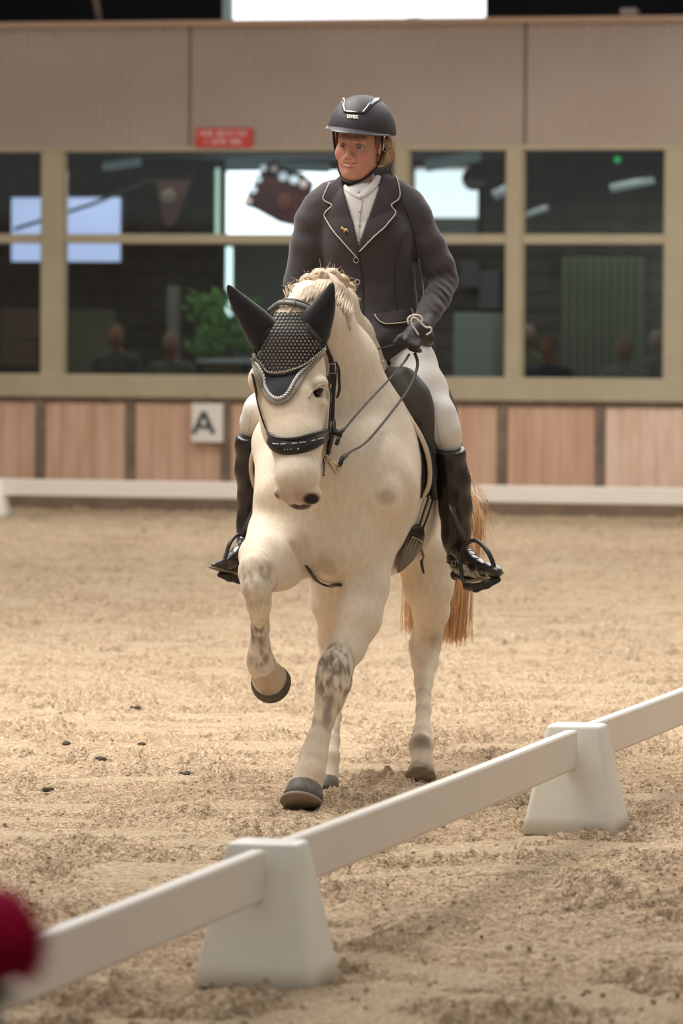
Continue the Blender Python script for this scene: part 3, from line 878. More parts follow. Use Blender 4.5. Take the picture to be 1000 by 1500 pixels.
# ------------------------------------------------------------------ the crimson flower at the lower left
fc = P(-2, 1383, 5.4); R0 = M(80, 5.4)
t = empty('potted_flower', (fc.x, fc.y, 0.0), 'crimson flower head with green leaves at the lower left corner', 'flower')
pet = [mat('petal_a', (206, 26, 92), .6), mat('petal_b', (172, 16, 62), .6)]
rr = random.Random(5); gold = math.pi * (3 - math.sqrt(5)); n = 170
for kind in (0, 1):
    mb = MB()
    for i in range(n):
        if i % 2 != kind: continue
        z = 1 - 1.75 * (i + .5) / n; ph = i * gold; rad = math.sqrt(max(0, 1 - z * z))
        d = Vector((rad * math.cos(ph), rad * math.sin(ph), z)); s_ = d.cross(Vector((0, 0, 1))).normalized() if abs(z) < .99 else Vector((1, 0, 0)); u_ = s_.cross(d)
        a = fc + d * R0 * .35; L = R0 * .72 * rr.uniform(.85, 1.1); w_ = R0 * .2
        mb.add([a - s_ * w_ * .4, a + s_ * w_ * .4, a + d * L * .6 + s_ * w_, a + d * L + u_ * w_ * .6, a + d * L * .6 - s_ * w_, a + d * L * .6 - u_ * w_ * .4],
               [(0, 1, 5), (1, 2, 5), (2, 3, 5), (3, 4, 5), (4, 0, 5)])
    mb.build('petals', pet[kind], t)
vv, ff = blob(fc, R0 * .62, 14, 10); mesh('flower_heart', vv, ff, pet[1], t)
tube('stem', [fc, fc + Vector((-.01, .02, -.1)), fc + Vector((-.03, .03, -.32))], .005, mat('stem_green', (70, 84, 40), .6), t)
mb = MB()
for i in range(80):
    a = rr.uniform(0, 6.28); b = fc + Vector((-.02 + rr.gauss(0, .012), .02, -.045 - .16 * rr.random())); L = rr.uniform(.03, .055)
    d = Vector((math.cos(a), math.sin(a), rr.uniform(-.5, .5))).normalized(); s_ = d.cross(Vector((0, 0, 1))).normalized()
    mb.add([b, b + d * L * .5 + s_ * L * .22, b + d * L, b + d * L * .5 - s_ * L * .22, b + d * L * .5 + Vector((0, 0, .008))], [(0, 1, 4), (1, 2, 4), (2, 3, 4), (3, 0, 4)])
mb.build('leaves', mat('flower_leaf', (76, 82, 34), .6, noise=(30, (50, 60, 28), .7)), t)
px, py = fc.x - .03, fc.y + .03
mb = MB(); ramp_block(mb, Vector((px, py, 0)), (.12, .12), (.14, .14), 0, .42, .01, (Vector((1, 0, 0)), Vector((0, 1, 0))))
mb.build('planter', mat('planter', (60, 56, 50), .7), t)
tube('planter_post', [(px, py, .40), (px, py, fc.z - .33)], .05, mat('planter', (60, 56, 50), .7), t, 12)
vv, ff = blob((px, py, fc.z - .33), (.12, .12, .05), 14, 8); mesh('pot', vv, ff, mat('planter', (60, 56, 50), .7), t)
# ------------------------------------------------------------------ the horse
coat = mat('horse_coat', (226, 208, 182), .66, vcol=True, noise=(60, (228, 222, 214), .35, 6), bump=[(170, .35, .003), (22, .12, .005)], stretch=(1, 1, .35), spec=.3, sheen=.15)
B = Body()
def m_(px, Y=17.2): return M(px, Y)
# trunk
B.pell(525, 688, 17.90, (.268, .76, .378), .06)
B.pell(550, 737, 18.05, (.243, .60, .272), .05)
B.pell(572, 655, 18.62, (.262, .42, .33), .10)
B.pell(496, 735, 17.42, (.245, .30, .285), .08)
B.pell(478, 700, 17.27, (.14, .16, .20), .06)
B.pell(536, 705, 17.27, (.13, .16, .20), .06)
# shoulders
B.pchain([(534, 588, 17.72, 36), (560, 650, 17.50, 40), (568, 712, 17.30, 43)], .06)
B.pchain([(440, 580, 17.65, 40), (416, 650, 17.45, 42), (414, 728, 17.25, 42)], .06)
B.pell(562, 728, 17.16, (.05, .045, .06), .05)
# neck with a high crest
B.pchain([(454, 446, 17.16, 31), (470, 478, 17.27, 46), (486, 536, 17.40, 66), (496, 612, 17.48, 86), (500, 680, 17.46, 104)], .05)
B.pchain([(450, 436, 17.2, 22), (474, 424, 17.32, 22), (498, 444, 17.45, 22), (518, 492, 17.62, 26), (534, 540, 17.80, 38)], .05)
# breast
B.pell(497, 812, 17.32, (.14, .20, .10), .07)
B.pell(466, 790, 17.22, (.075, .08, .10), .06)
B.pell(520, 790, 17.20, (.075, .08, .11), .06)
# skull
B.pchain([(434, 470, 17.12, 34), (427, 505, 17.08, 46)], .03)
B.pell(425, 548, 17.08, (.124, .115, .135), .03)
B.pell(424, 588, 17.05, (.105, .10, .13), .04)
B.pell(456, 600, 17.20, (.068, .125, .145), .03)
B.pell(402, 600, 17.20, (.055, .115, .14), .03)
B.pchain([(427, 590, 17.00, 42), (434, 645, 16.93, 36.5), (436, 698, 16.86, 31), (438, 720, 16.86, 26)], .03)
B.pchain([(440, 620, 17.14, 34), (442, 680, 17.02, 27), (443, 718, 16.96, 22)], .03)
B.pell(443, 733, 16.90, (m_(17), .04, m_(9)), .02)            # lips
B.pell(440, 738, 16.93, (m_(16), .035, m_(9)), .015)
# brow bones
B.pell(467, 561, 17.0, (m_(14), .045, m_(12)), .02)
B.pell(378, 556, 17.03, (m_(15), .05, m_(20)), .025)
B.pell(464, 575, 16.98, (m_(11), .028, m_(7)), .010, Matrix.Rotation(math.radians(-32), 3, 'Y'), op='sub')
B.pell(466, 590, 17.0, (m_(12), .04, m_(7)), .02)
# cheek ridge
B.pchain([(470, 592, 17.02, 9), (463, 628, 16.97, 7)], .02)
# nostrils
B.pell(456, 725, 16.83, (m_(15.5), .035, m_(14)), .015)
B.pell(413, 721, 16.86, (m_(12), .035, m_(12)), .015)
B.pchain([(424, 735, 16.84, 1.6), (432, 739, 16.83, 2), (441, 737.5, 16.83, 2), (451, 739.5, 16.83, 2), (460, 735, 16.85, 1.6)], .008, None, 'sub')
RN = Matrix.Rotation(math.radians(-18), 3, 'Y')
B.pell(456, 731, 16.785, (m_(12), .040, m_(8)), .006, RN, 'sub')
B.pell(404, 729, 16.83, (m_(4.5), .03, m_(8)), .008, Matrix.Rotation(math.radians(35), 3, 'Y'), 'sub')
# standing left fore
B.pchain([(543, 760, 17.36, 42), (537, 815, 17.30, 33), (533, 860, 17.24, 33), (524, 905, 17.18, 31), (509, 948, 17.12, 26)], .05)
B.pchain([(509, 948, 17.12, 25), (491, 978, 17.06, 24), (488, 1000, 17.05, 25), (483, 1024, 17.05, 20), (474, 1055, 17.03, 14.5)], .025)
B.pchain([(474, 1055, 17.03, 14.5), (465, 1085, 17.0, 15.5), (459, 1108, 16.98, 20), (454, 1132, 16.95, 21), (449, 1150, 16.93, 24)], .02)
B.pchain([(494, 1000, 17.12, 12), (481, 1050, 17.09, 8), (470, 1100, 17.03, 11)], .02)
# raised right fore
B.pchain([(420, 760, 17.30, 50), (414, 800, 17.20, 42), (396, 822, 17.02, 33), (378, 836, 16.90, 23)], .05)
B.pchain([(388, 775, 17.22, 24), (376, 812, 17.05, 22), (374, 838, 16.90, 22)], .04)
B.pchain([(440, 800, 17.3, 40), (410, 830, 17.1, 30), (382, 848, 16.92, 21)], .05)
B.pchain([(375, 838, 16.88, 23.5), (376, 860, 16.86, 21.5), (379, 884, 16.89, 17), (381, 918, 16.95, 12.5), (380, 945, 16.98, 14)], .02)
B.pchain([(380, 945, 16.98, 14), (381, 966, 17.0, 18.5), (386, 980, 17.01, 18), (392, 990, 17.03, 22)], .02)
B.pell(372, 975, 17.04, (m_(10), .03, m_(13)), .02)
# left hind
B.pell(610, 720, 18.45, (.13, .26, .26), .025)
B.pchain([(612, 760, 18.35, 58), (625, 818, 18.18, 41), (627, 858, 18.16, 36), (631, 895, 18.25, 26), (627, 925, 18.32, 21)], .025)
B.pchain([(627, 925, 18.33, 20), (622, 946, 18.34, 22), (622, 970, 18.30, 18.5), (620, 1000, 18.2, 13)], .025)
B.pchain([(620, 1000, 18.2, 13), (620, 1040, 18.08, 10.5), (618, 1072, 17.99, 12.5), (617, 1092, 17.94, 17), (618, 1112, 17.9, 14.5), (617, 1128, 17.88, 18)], .02)
B.pell(636, 940, 18.42, (.03, .04, .06), .03)
# right hind
B.pell(520, 740, 18.38, (.13, .24, .26), .08)
B.pchain([(508, 780, 18.1, 50), (491, 835, 17.92, 37), (485, 880, 17.92, 27), (487, 930, 18.02, 19), (490, 965, 18.05, 18), (491, 1000, 17.92, 13)], .05)
B.pchain([(491, 1000, 17.92, 12), (490, 1050, 17.72, 9.5), (486, 1085, 17.60, 11), (484, 1110, 17.52, 13), (482, 1128, 17.50, 12), (481, 1142, 17.47, 14)], .02)
B.pchain([(500, 748, 16.99, 5), (502, 790, 17.0, 7), (503, 832, 17.05, 6)], .07, None, 'sub')
B.pchain([(452, 772, 17.02, 5), (446, 800, 17.02, 8), (448, 826, 17.08, 6)], .05, None, 'sub')
B.pchain([(522, 800, 17.03, 4), (528, 830, 17.06, 6)], .05, None, 'sub')
B.pchain([(384, 800, 16.98, 12), (376, 826, 16.88, 14)], .04)
hV, hQ = B.build(.0085, [((-.36, 16.70, .98), (-.02, 17.18, 1.75), .0052), ((-.38, 16.75, .05), (.06, 17.2, .80), .0062)], smooth=2)
hb = bvh_of(hV, hQ)
TB = Body(); TB.pell(525, 688, 17.90, (.270, .76, .380), .06); TB.pell(550, 737, 18.05, (.245, .60, .274), .05); tb = bvh_of(*TB.build(.014))
# coat colours: cream body, pinkish muzzle, dark skin, dappled grey on the legs; shade under the breast painted in
x, y, z = hV.T
col = np.tile(np.array(lin((234, 219, 196))[:3]), (len(hV), 1))
def paint(pts, rgb, amt, nsc=None, seed=1, thr=.45, gain=4, soft=1.6):
    global col
    w = np.zeros(len(hV))
    for (u, v, Y, r, *ry) in pts:
        c = P(u, v, Y); R = M(r, Y); Rz = M(ry[0], Y) if ry else R
        d = np.sqrt(((x - c.x) / R) ** 2 + ((y - c.y) / max(R, .05) / 1.3) ** 2 + ((z - c.z) / Rz) ** 2)
        w = np.maximum(w, np.clip((1 - d) * soft, 0, 1))
    if nsc: w = w * np.clip((fbm(x * nsc, y * nsc, z * nsc * .45, 3, seed) - thr) * gain, 0, 1)
    w = (w * amt)[:, None]
    col = col * (1 - w) + np.array(lin(rgb)[:3]) * w
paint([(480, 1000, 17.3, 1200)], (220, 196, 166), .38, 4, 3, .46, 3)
paint([(462, 810, 17.1, 60, 50)], (196, 168, 138), .55, 11, 6, .36, 4)  # here and next line: shaded underside of the breast painted into the coat
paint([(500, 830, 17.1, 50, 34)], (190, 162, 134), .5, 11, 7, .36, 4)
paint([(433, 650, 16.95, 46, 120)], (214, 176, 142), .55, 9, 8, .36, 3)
paint([(437, 722, 16.85, 46, 28)], (190, 160, 138), .55)
paint([(437, 728, 16.84, 40, 20)], (160, 138, 124), .6, 30, 4, .40, 4)
paint([(440, 742.5, 16.88, 27, 9)], (66, 54, 48), .95, soft=3)
paint([(456, 731.5, 16.80, 15, 11)], (44, 32, 30), .97, soft=3)
paint([(404, 729, 16.84, 6, 8)], (84, 66, 60), .8, soft=3)
paint([(464, 575, 16.99, 14, 11)], (70, 60, 54), .85, soft=2)
paint([(458, 562, 16.99, 22, 14)], (176, 156, 136), .5)
x, y, z = hV.T
paint([(376, 850, 16.9, 36, 52)], (104, 92, 84), .8, 62, 9, .40, 4, 3)
paint([(377, 838, 16.88, 22, 22)], (240, 230, 216), .5, 60, 31, .45, 5)
paint([(380, 905, 16.95, 26, 55)], (116, 102, 94), .8, 62, 9, .40, 4, 3)
paint([(383, 962, 17.0, 30, 28)], (120, 100, 88), .7, 62, 12, .42, 4, 3)
paint([(489, 990, 17.05, 38, 60)], (100, 86, 78), .8, 62, 15, .40, 4, 3)
paint([(476, 1045, 17.05, 30, 50)], (130, 114, 102), .7, 42, 16, .44, 5, 3)
paint([(618, 1088, 17.93, 26, 26)], (104, 90, 78), .85, 22, 18, .34, 4)
paint([(622, 940, 18.3, 40, 50)], (150, 128, 104), .5, 22, 19, .42, 4)
paint([(619, 1035, 18.1, 20, 60)], (146, 126, 106), .55, 30, 20, .42, 4)
paint([(490, 1080, 17.6, 20, 60)], (140, 118, 96), .55, 30, 20, .40, 4)
paint([(497, 830, 17.2, 70, 34)], (140, 122, 104), .35, 14, 21, .40, 4)  # more painted shade under the breast, between the forelegs
paint([(566, 728, 17.1, 20, 16)], (176, 152, 132), .6)
paint([(452, 1140, 16.9, 40, 24)], (216, 186, 150), .5)
horse = empty('horse', P(520, 1150, 17.4), 'cream white horse trotting toward the camera with its right foreleg raised', 'horse')
horse.location.z = 0
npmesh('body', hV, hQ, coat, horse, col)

# hooves
horn = mat('hoof_grey', (112, 104, 94), .6, noise=(50, (82, 76, 68), .7), bump=[(90, .3, .002)])
horn_p = mat('hoof_pale', (208, 182, 150), .6, noise=(20, (180, 150, 118), .6), bump=[(90, .2, .002)])
horn_r = mat('hoof_rim', (92, 82, 72), .65, noise=(40, (70, 62, 54), .6))
def hoof(name, top, bot, r0, r1, toe, m, parent, low=None, m2=None):
    # top / bottom centres, radii across, toe direction; the toe is longer than the heel
    top, bot = Vector(top), Vector(bot); ax = (bot - top).normalized()
    toe = Vector(toe); toe = (toe - ax * toe.dot(ax)).normalized(); side = ax.cross(toe)
    def ring(f, grow=1.0):
        c = top.lerp(bot, f); r = (r0 + (r1 - r0) * f) * grow; R = []
        for k in range(24):
            a = 2 * math.pi * k / 24
            R.append(c + side * math.sin(a) * r + toe * (math.cos(a) * r * (1.16 if math.cos(a) > 0 else .86)))
        return R
    def loft(fs, mm, nm, par):
        V = []; Fc = []
        for f, g_ in fs: V += ring(f, g_)
        for i in range(len(fs) - 1):
            for k in range(24): Fc.append((i * 24 + k, i * 24 + (k + 1) % 24, (i + 1) * 24 + (k + 1) % 24, (i + 1) * 24 + k))
        Fc += [tuple(range(23, -1, -1)), tuple((len(fs) - 1) * 24 + k for k in range(24))]
        return mesh(nm, V, Fc, mm, par)
    if low is None: return loft([(0, .9), (0.04, 1), (.5, 1), (.94, 1), (1, .96)], m, name, parent)
    h_ = loft([(-.25, .7), (0, .92), (.06, 1), (.5, 1), (low, 1), (low, .99)], m, name, parent)
    loft([(low, .995), (low + .02, 1.03), (.95, 1.04), (1, 1.0)], m2 or horn_r, 'hoof_rim', h_)
    return h_
hoof('hoof', P(448, 1150, 16.94), P(442, 1180, 16.90), m_(24.5), m_(32), (-.1, -1, 0), horn, horse, .82, mat('hoof_shoe', (140, 124, 106), .6))
hoof('hoof', P(617, 1127, 17.88), P(616, 1142, 17.84), m_(19.5), m_(24.5), (0, -1, 0), mat('hoof_dusty', (170, 156, 132), .8, noise=(30, (120, 108, 92), .6)), horse)
hoof('hoof', P(481, 1142, 17.47), P(480, 1161, 17.44), m_(15), m_(18), (0, -1, 0), horn, horse)
hoof('hoof', P(391, 984, 17.0), P(397, 1000, 17.075), m_(22), m_(29), (0.15, -.5, -1), horn_p, horse, .5)

# eye
e = blob(P(464, 575.5, 17.0), (m_(10.5), .027, m_(6.2)), 16, 10, Matrix.Rotation(math.radians(-34), 3, 'Y')); eye = mesh('eye', *e, mat('horse_eye', (26, 20, 18), .12, spec=.6), horse)
laid_tube('eyelid', [(452, 583), (456, 574), (463, 567), (470, 563.5), (477, 564)], [hb], .001, 2.0, mat('lid', (190, 166, 142), .6), eye)
# eyelashes and whiskers are part of the coat
lash = MB()
for k in range(9):
    a = hit(459 + k * 2, 567 - math.sin(k / 8 * 3.1) * 2, [hb], .002)
    if a: lash.add(*tube_geo([a[0], a[0] + Vector((.006, -.012, -.003)), a[0] + Vector((.010, -.022, -.010))], [.0008, .0006, .0003], 4))
lash.build('eyelashes', mat('lash', (214, 198, 176), .6), eye)

# ------------------------------------------------------------------ tail and mane
def strand(mb, pts, r, seg=5):
    n = len(pts); mb.add(*tube_geo(pts, [r * (1 - .75 * i / (n - 1)) for i in range(n)], seg))
rr = random.Random(21)
tailA, tailB = MB(), MB()
for i in range(620):
    q = rr.random(); w_ = rr.gauss(0, 1)
    kind = rr.random()
    if kind < .68:   base = [(590, 590, 19.0), (622, 660, 19.2), (660, 735, 19.22), (676, 810, 19.15), (668, 880, 19.1), (662, 944, 19.08)]; sp = 10
    elif kind < .86: base = [(585, 590, 19.0), (606, 680, 19.15), (606, 780, 19.1), (602, 850, 19.05), (600, 900, 19.0), (603, 930, 19.0)]; sp = 6
    else:            base = [(590, 590, 19.0), (636, 655, 19.2), (676, 712, 19.25), (698, 762, 19.2), (694, 812, 19.2), (684, 855, 19.2)]; sp = 6
    ln = rr.uniform(.72, 1.0); pts = []
    for j, b in enumerate(base):
        f = j / 5
        pts.append((b[0] + w_ * sp * (0.3 + f * .9) + rr.gauss(0, 1.4) * f, b[1] * 1.0 + (rr.gauss(0, 3) if j else 0) - (1 - ln) * 60 * f, b[2] + rr.gauss(0, .03)))
    c = catmull(pts, 26); strand(tailA if rr.random() < .55 else tailB, [P(*a) for a in c], rr.uniform(.0018, .0040))
o = tailA.build('tail', mat('tail_gold', (222, 172, 118), .55, noise=(6, (236, 206, 166), .7)), horse)
o2 = tailB.build('tail_hair', mat('tail_pale', (226, 194, 152), .55, noise=(6, (206, 160, 108), .7)), o)
fly = MB()
for i in range(26):
    a = rr.uniform(680, 700); b = rr.uniform(688, 740); e_ = rr.uniform(8, 34)
    fly.add(*tube_geo([P(*q) for q in catmull([(a, b, 19.2), (a + e_ * .5, b + 12, 19.2), (a + e_, b + 26 + rr.random() * 26, 19.2)], 10)], .0007, 4))
fly.build('flyaway_hair', mat('tail_pale', (226, 194, 152), .55), o)['kind'] = 'stuff'
mane_m = mat('mane_cream', (224, 206, 180), .6, noise=(60, (184, 156, 126), .7), stretch=(1, 1, .3), bump=[(120, .6, .004)])
mane = MB(); rr = random.Random(4)
# rolled plaits along the crest: each a knot of wound locks
knots = [(436, 426, 17.18, 11), (451, 414, 17.22, 13), (468, 407, 17.27, 14), (486, 406, 17.33, 13), (500, 413, 17.39, 11.5), (510, 424, 17.45, 10.5), (515, 438, 17.52, 9), (517, 452, 17.58, 8)]
for j, (u, v, Y, r) in enumerate(knots):
    c = P(u, v, Y); R = M(r, Y)
    mane.add(*blob(c, R * .82, 12, 8))
    for k in range(9):
        ax_ = Vector((rr.gauss(0, .5), rr.gauss(0, 1), rr.gauss(0, .7))).normalized(); a_, b_ = frame_of(ax_)
        off = ax_ * R * rr.uniform(-.45, .45); rad = math.sqrt(max(.1, 1 - (off.length / R) ** 2)) * R * .88
        mane.add(*tube_geo([c + off + a_ * math.cos(t_ * .63) * rad + b_ * math.sin(t_ * .63) * rad for t_ in range(11)], R * rr.uniform(.16, .27), 6))
mo = mane.build('mane', mane_m, horse)
root_ = MB()
for j in range(64):             # hair drawn up over the crest into the plaits
    f = j / 63; i = min(int(f * 6.99), 6); t_ = f * 7 - i
    k0_, k1_ = knots[i], knots[i + 1]
    u, v = [k0_[q] + (k1_[q] - k0_[q]) * t_ for q in range(2)]
    q = lay([(u - 6 + rr.gauss(0, 1.2) - 8 * (1 - f), v + 30 + rr.gauss(0, 3)), (u - 5 + rr.gauss(0, 1), v + 18), (u, v + 4)], [hb], .003, 4)
    root_.add(*tube_geo(smooth_pts([a[0] for a in q], 2), [.0012] + [.0052] * (len(q) - 2) + [.004], 6))
root_.build('mane_roots', mane_m, mo)
fly = MB()
for i in range(110):
    k_ = rr.choice(knots); c = P(k_[0], k_[1], k_[2]); R = M(k_[3], 17.3)
    d = Vector((rr.gauss(0, 1), rr.gauss(0, .6), abs(rr.gauss(0, 1)))).normalized(); e_ = Vector((rr.gauss(0, 1), rr.gauss(0, 1), rr.gauss(-.2, .6))).normalized()
    L = rr.uniform(.010, .030)
    fly.add(*tube_geo([c + d * R * .9, c + d * (R * .9 + L * .6) + e_ * L * .2, c + d * (R * .9 + L) + e_ * L * .7], [.0006, .0005, .0003], 4))
for (u, v) in [(428, 438), (432, 432), (425, 444)]:
    for i in range(7):
        c = P(u, v, 17.15); fly.add(*tube_geo([c, c + Vector((-.008 - rr.random() * .01, -.005, .012)), c + Vector((-.012 - rr.random() * .018, 0, .03 + rr.random() * .02))], [.0016, .001, .0004], 4))
fly.build('flyaway_hair', mat('mane_fly', (226, 204, 172), .6), mo)['kind'] = 'stuff'
# drop of foam under the mouth
tube('drip', [P(451, 748, 16.9), P(451, 755, 16.9), P(451.5, 760, 16.9), P(451.5, 763, 16.9)], [.0012, .0012, .0035, .0015], mat('foam', (240, 236, 228), .2), horse, 8)

# ------------------------------------------------------------------ ear bonnet
black_cl = mat('black_cloth', (20, 20, 24), .85, noise=(120, (36, 36, 42), .5), sheen=.3)
YMAX[0] = 17.2
bonnet = empty('ear_bonnet', P(420, 520, 17.0), 'black crocheted ear bonnet with silver rope trim on the horse head', 'ear bonnet')
for pts in ([(333.5, 418, 16.98, 1.2), (341, 430, 16.99, 5), (351, 444, 17.0, 10), (365, 461, 17.02, 15), (378, 477, 17.04, 19.5), (389, 494, 17.07, 22)],
            [(486.5, 415, 17.0, 1.2), (482, 430, 17.0, 5), (477, 445, 17.01, 11), (469, 462, 17.03, 17), (460, 477, 17.05, 22), (458, 492, 17.07, 21)]):
    E = Body(); E.pchain([tuple(q) for q in catmull(pts, 5)], .012, ((0, 1, 0), .62))
    side = 1 if pts[0][0] > 420 else -1
    V, Q = E.build(.004, smooth=2); npmesh('ear', V, Q, black_cl, bonnet)
# crochet net: real holes
def net(poly, pitch, hole, name, par):
    mb = MB(); row = 0
    y0 = min(p[1] for p in poly); y1 = max(p[1] for p in poly); x0 = min(p[0] for p in poly); x1 = max(p[0] for p in poly)
    v = y0
    while v < y1:
        u = x0 + (pitch / 2 if row % 2 else 0)
        while u < x1:
            if inside(poly, u, v):
                o_, i_, t_ = [], [], []
                ok = True
                for k in range(6):
                    a = math.radians(60 * k + 30); ro = pitch * .585
                    h1 = hit(u + math.cos(a) * ro, v + math.sin(a) * ro, [hb], .0040)
                    h2 = hit(u + math.cos(a) * hole, v + math.sin(a) * hole * .95, [hb], .0045)
                    h3 = hit(u + math.cos(a) * hole * 1.05, v + math.sin(a) * hole, [hb], .0015)
                    if not (h1 and h2 and h3): ok = False; break
                    o_.append(h1[0]); i_.append(h2[0]); t_.append(h3[0])
                if ok: mb.add(o_ + i_ + t_, [(k, (k + 1) % 6, 6 + (k + 1) % 6, 6 + k) for k in range(6)] + [(6 + k, 6 + (k + 1) % 6, 12 + (k + 1) % 6, 12 + k) for k in range(6)])
            u += pitch
        v += pitch * .866; row += 1
    o = mb.build(name, black_cl, par); o['kind'] = 'stuff'; return o
netpoly = [(393, 461), (420, 456), (447, 462), (452, 486), (462, 500), (474, 502), (470, 512), (455, 527), (440, 540), (425, 548), (408, 551), (394, 546), (384, 535), (376, 522), (376, 504), (388, 484)]
net(netpoly, 5.6, 2.05, 'crochet_net', bonnet)
laid_patch('ear_base', [(372, 520), (372, 498), (380, 480), (394, 460), (399, 470), (395, 490), (384, 506), (378, 524)], [hb], .010, .004, black_cl, bonnet)
laid_patch('ear_base', [(474, 505), (480, 490), (478, 470), (462, 455), (448, 462), (447, 482), (455, 496), (466, 502)], [hb], .010, .004, black_cl, bonnet)
laid_patch('forehead_flap', [(374, 522), (384, 540), (395, 549), (408, 553), (425, 550), (445, 540), (474, 510), (464, 522), (450, 536), (440, 548), (432, 562), (424, 575), (416, 582), (408, 584), (400, 581), (394, 571), (388, 554), (380, 538)], [hb], .007, .004, black_cl, bonnet)
grey_ed = mat('grey_edging', (150, 142, 128), .7, noise=(80, (130, 122, 110), .5))
laid_strap('edging', [(369, 524, 5), (374, 542, 6), (381, 560, 8), (389, 577, 8), (398, 587, 8), (409, 590, 8), (420, 586, 8), (430, 574, 8), (438, 560, 8), (448, 545, 7), (460, 531, 6), (473, 517, 5)], [hb], 8, .005, .004, grey_ed, bonnet)
silver = mat('silver_rope', (214, 212, 206), .35, metal=.2, bump=[(300, .4, .002)])
rope = lay([(371, 518), (374.5, 529), (380, 541), (386, 553), (391, 566), (397, 577), (404, 583.5), (411, 584.5), (418, 581), (424, 573), (430, 562), (437, 550), (446, 538), (458, 525), (472, 511.5)], [hb], .010, 2)
rp = smooth_pts([a[0] for a in rope], 3); mb = MB(); acc_ = 0; prev = rp[0]; dense = []
for a, b in zip(rp[:-1], rp[1:]):
    for k in range(3): dense.append(a.lerp(b, k / 3))
for ph in (0, math.pi):        # two strands twisted round each other
    pts = []; L = 0
    for i, p in enumerate(dense):
        if i: L += (p - dense[i - 1]).length
        d = (dense[min(i + 1, len(dense) - 1)] - dense[max(i - 1, 0)]).normalized(); a_, b_ = frame_of(d)
        th = L / .011 * math.pi + ph; pts.append(p + (a_ * math.cos(th) + b_ * math.sin(th)) * .0030)
    mb.add(*tube_geo(pts, .0036, 6))
mb.build('rope_trim', silver, bonnet)

# ------------------------------------------------------------------ bridle
leather = mat('black_leather', (30, 25, 24), .38, noise=(25, (44, 37, 34), .5), spec=.5, bump=[(150, .15, .001)])
brown_l = mat('rein_leather', (70, 62, 54), .55, noise=(30, (52, 46, 42), .6))
brass = mat('brass_bit', (196, 168, 120), .3, metal=.9); steel = mat('buckle_steel', (190, 188, 182), .3, metal=.9)
crystal = mat('crystals', (214, 196, 164), .25, metal=.4)
bridle = empty('bridle', P(470, 600, 16.95), 'black leather bridle with wide noseband, bit and reins on the horse head', 'bridle')
laid_strap('browband', [(372.5, 513), (376, 524), (382, 535), (391, 545), (403, 550.5), (414, 551), (426, 547.5), (440, 539), (452, 529), (464, 516), (477, 502)], [hb], 5.6, .012, .004, leather, bridle)
L = lay([(374, 519), (379, 529.5), (386, 539), (396, 546.5), (408, 549.5), (420, 548), (434, 541.5), (447, 532), (459, 520), (472, 507)], [hb], .019, 3.1)
mb = MB()
for a in L: mb.add(*blob(a[0], .0031, 6, 4))
o = mb.build('crystal_row', crystal, bridle); o['kind'] = 'stuff'
grey_l = mat('poll_pad', (104, 96, 88), .5, noise=(30, (84, 78, 70), .5))
laid_strap('headpiece', [(393, 457, 8), (402, 450, 9), (415, 447, 9), (430, 448, 9), (446, 453, 9), (458, 461, 8)], [hb], 9, .012, .007, grey_l, bridle)
for a, b in (((405, 445), (406, 455)), ((419, 443), (419, 453)), ((433, 444), (432, 454))):
    laid_tube('stitch_line', [a, b], [hb], .020, .8, leather, bridle)
laid_tube('headpiece_roll', [(391, 460), (397, 451), (408, 443.5), (424, 441.5), (442, 445), (458, 454)], [hb], .006, 3, leather, bridle)
chk = laid_strap('cheekpiece', [(475, 500, 6), (479, 512, 6), (484, 524, 7), (486, 536, 9), (486.5, 548, 11), (485, 562, 10)], [hb], 8, .010, .005, leather, bridle)
laid_strap('cheekpiece', [(489.5, 540, 8), (489, 560, 7), (487, 585, 7), (486, 610, 7.5), (484.5, 632, 8), (483, 650, 8), (480, 664, 6)], [hb], 7, .012, .004, leather, bridle)
laid_strap('cheekpiece', [(481, 550, 5), (480.5, 575, 4.2), (479, 605, 4.2), (477, 632, 4.5)], [hb], 4.5, .009, .004, leather, bridle)
laid_strap('strap_end', [(491, 530, 4), (496, 541, 4.5), (496.5, 556, 4), (497, 572, 4), (493, 583, 3.5)], [hb], 4, .012, .003, leather, bridle)
bk = hit(486.5, 540, [hb], .018) or (P(486.5, 540, 17.04), None)
if bk:
    c = bk[0]; w_, h_ = m_(4.5), m_(7)
    tube('buckle', [c + Vector((-w_, 0, -h_)), c + Vector((w_, 0, -h_)), c + Vector((w_, 0, h_)), c + Vector((-w_, 0, h_)), c + Vector((-w_, 0, -h_))], .0016, steel, bridle, 6)
nb = laid_strap('noseband', [(396.5, 643, 14), (401, 650, 20), (412, 654, 23), (426, 655, 24), (440, 653, 23.5), (455, 649, 21), (467, 643.5, 18), (477, 638, 15), (484, 634, 12)], [hb], 22, .006, .007, leather, bridle)
laid_tube('padding', [(397, 636), (405, 641.5), (420, 644), (438, 642.5), (456, 637.5), (474, 630)], [hb], .010, 3.2, leather, nb)
thread = mat('white_thread', (214, 206, 196), .6)
for (u0, v0, u1, v1) in [(404, 650, 412, 651.2), (414, 651.4, 421, 651.6), (428, 651.2, 435, 650.6), (438, 650, 446, 648.8), (453, 647, 458, 645.4), (461, 644.4, 468, 641.8)]:
    laid_tube('stitch', [(u0, v0), (u1, v1)], [hb], .0145, .8, thread, nb)
for u in (420, 424, 428, 436):
    a = hit(u, 661.5, [hb], .019)
    if a: mesh('stud', *blob(a[0], .0018 if u < 430 else .003, 6, 4), thread, nb)
laid_strap('cheekpiece', [(371, 548, 3.5), (377, 575, 3.5), (383, 600, 3.8), (390, 622, 4), (398, 640, 4.5)], [hb], 4, .006, .004, leather, bridle)
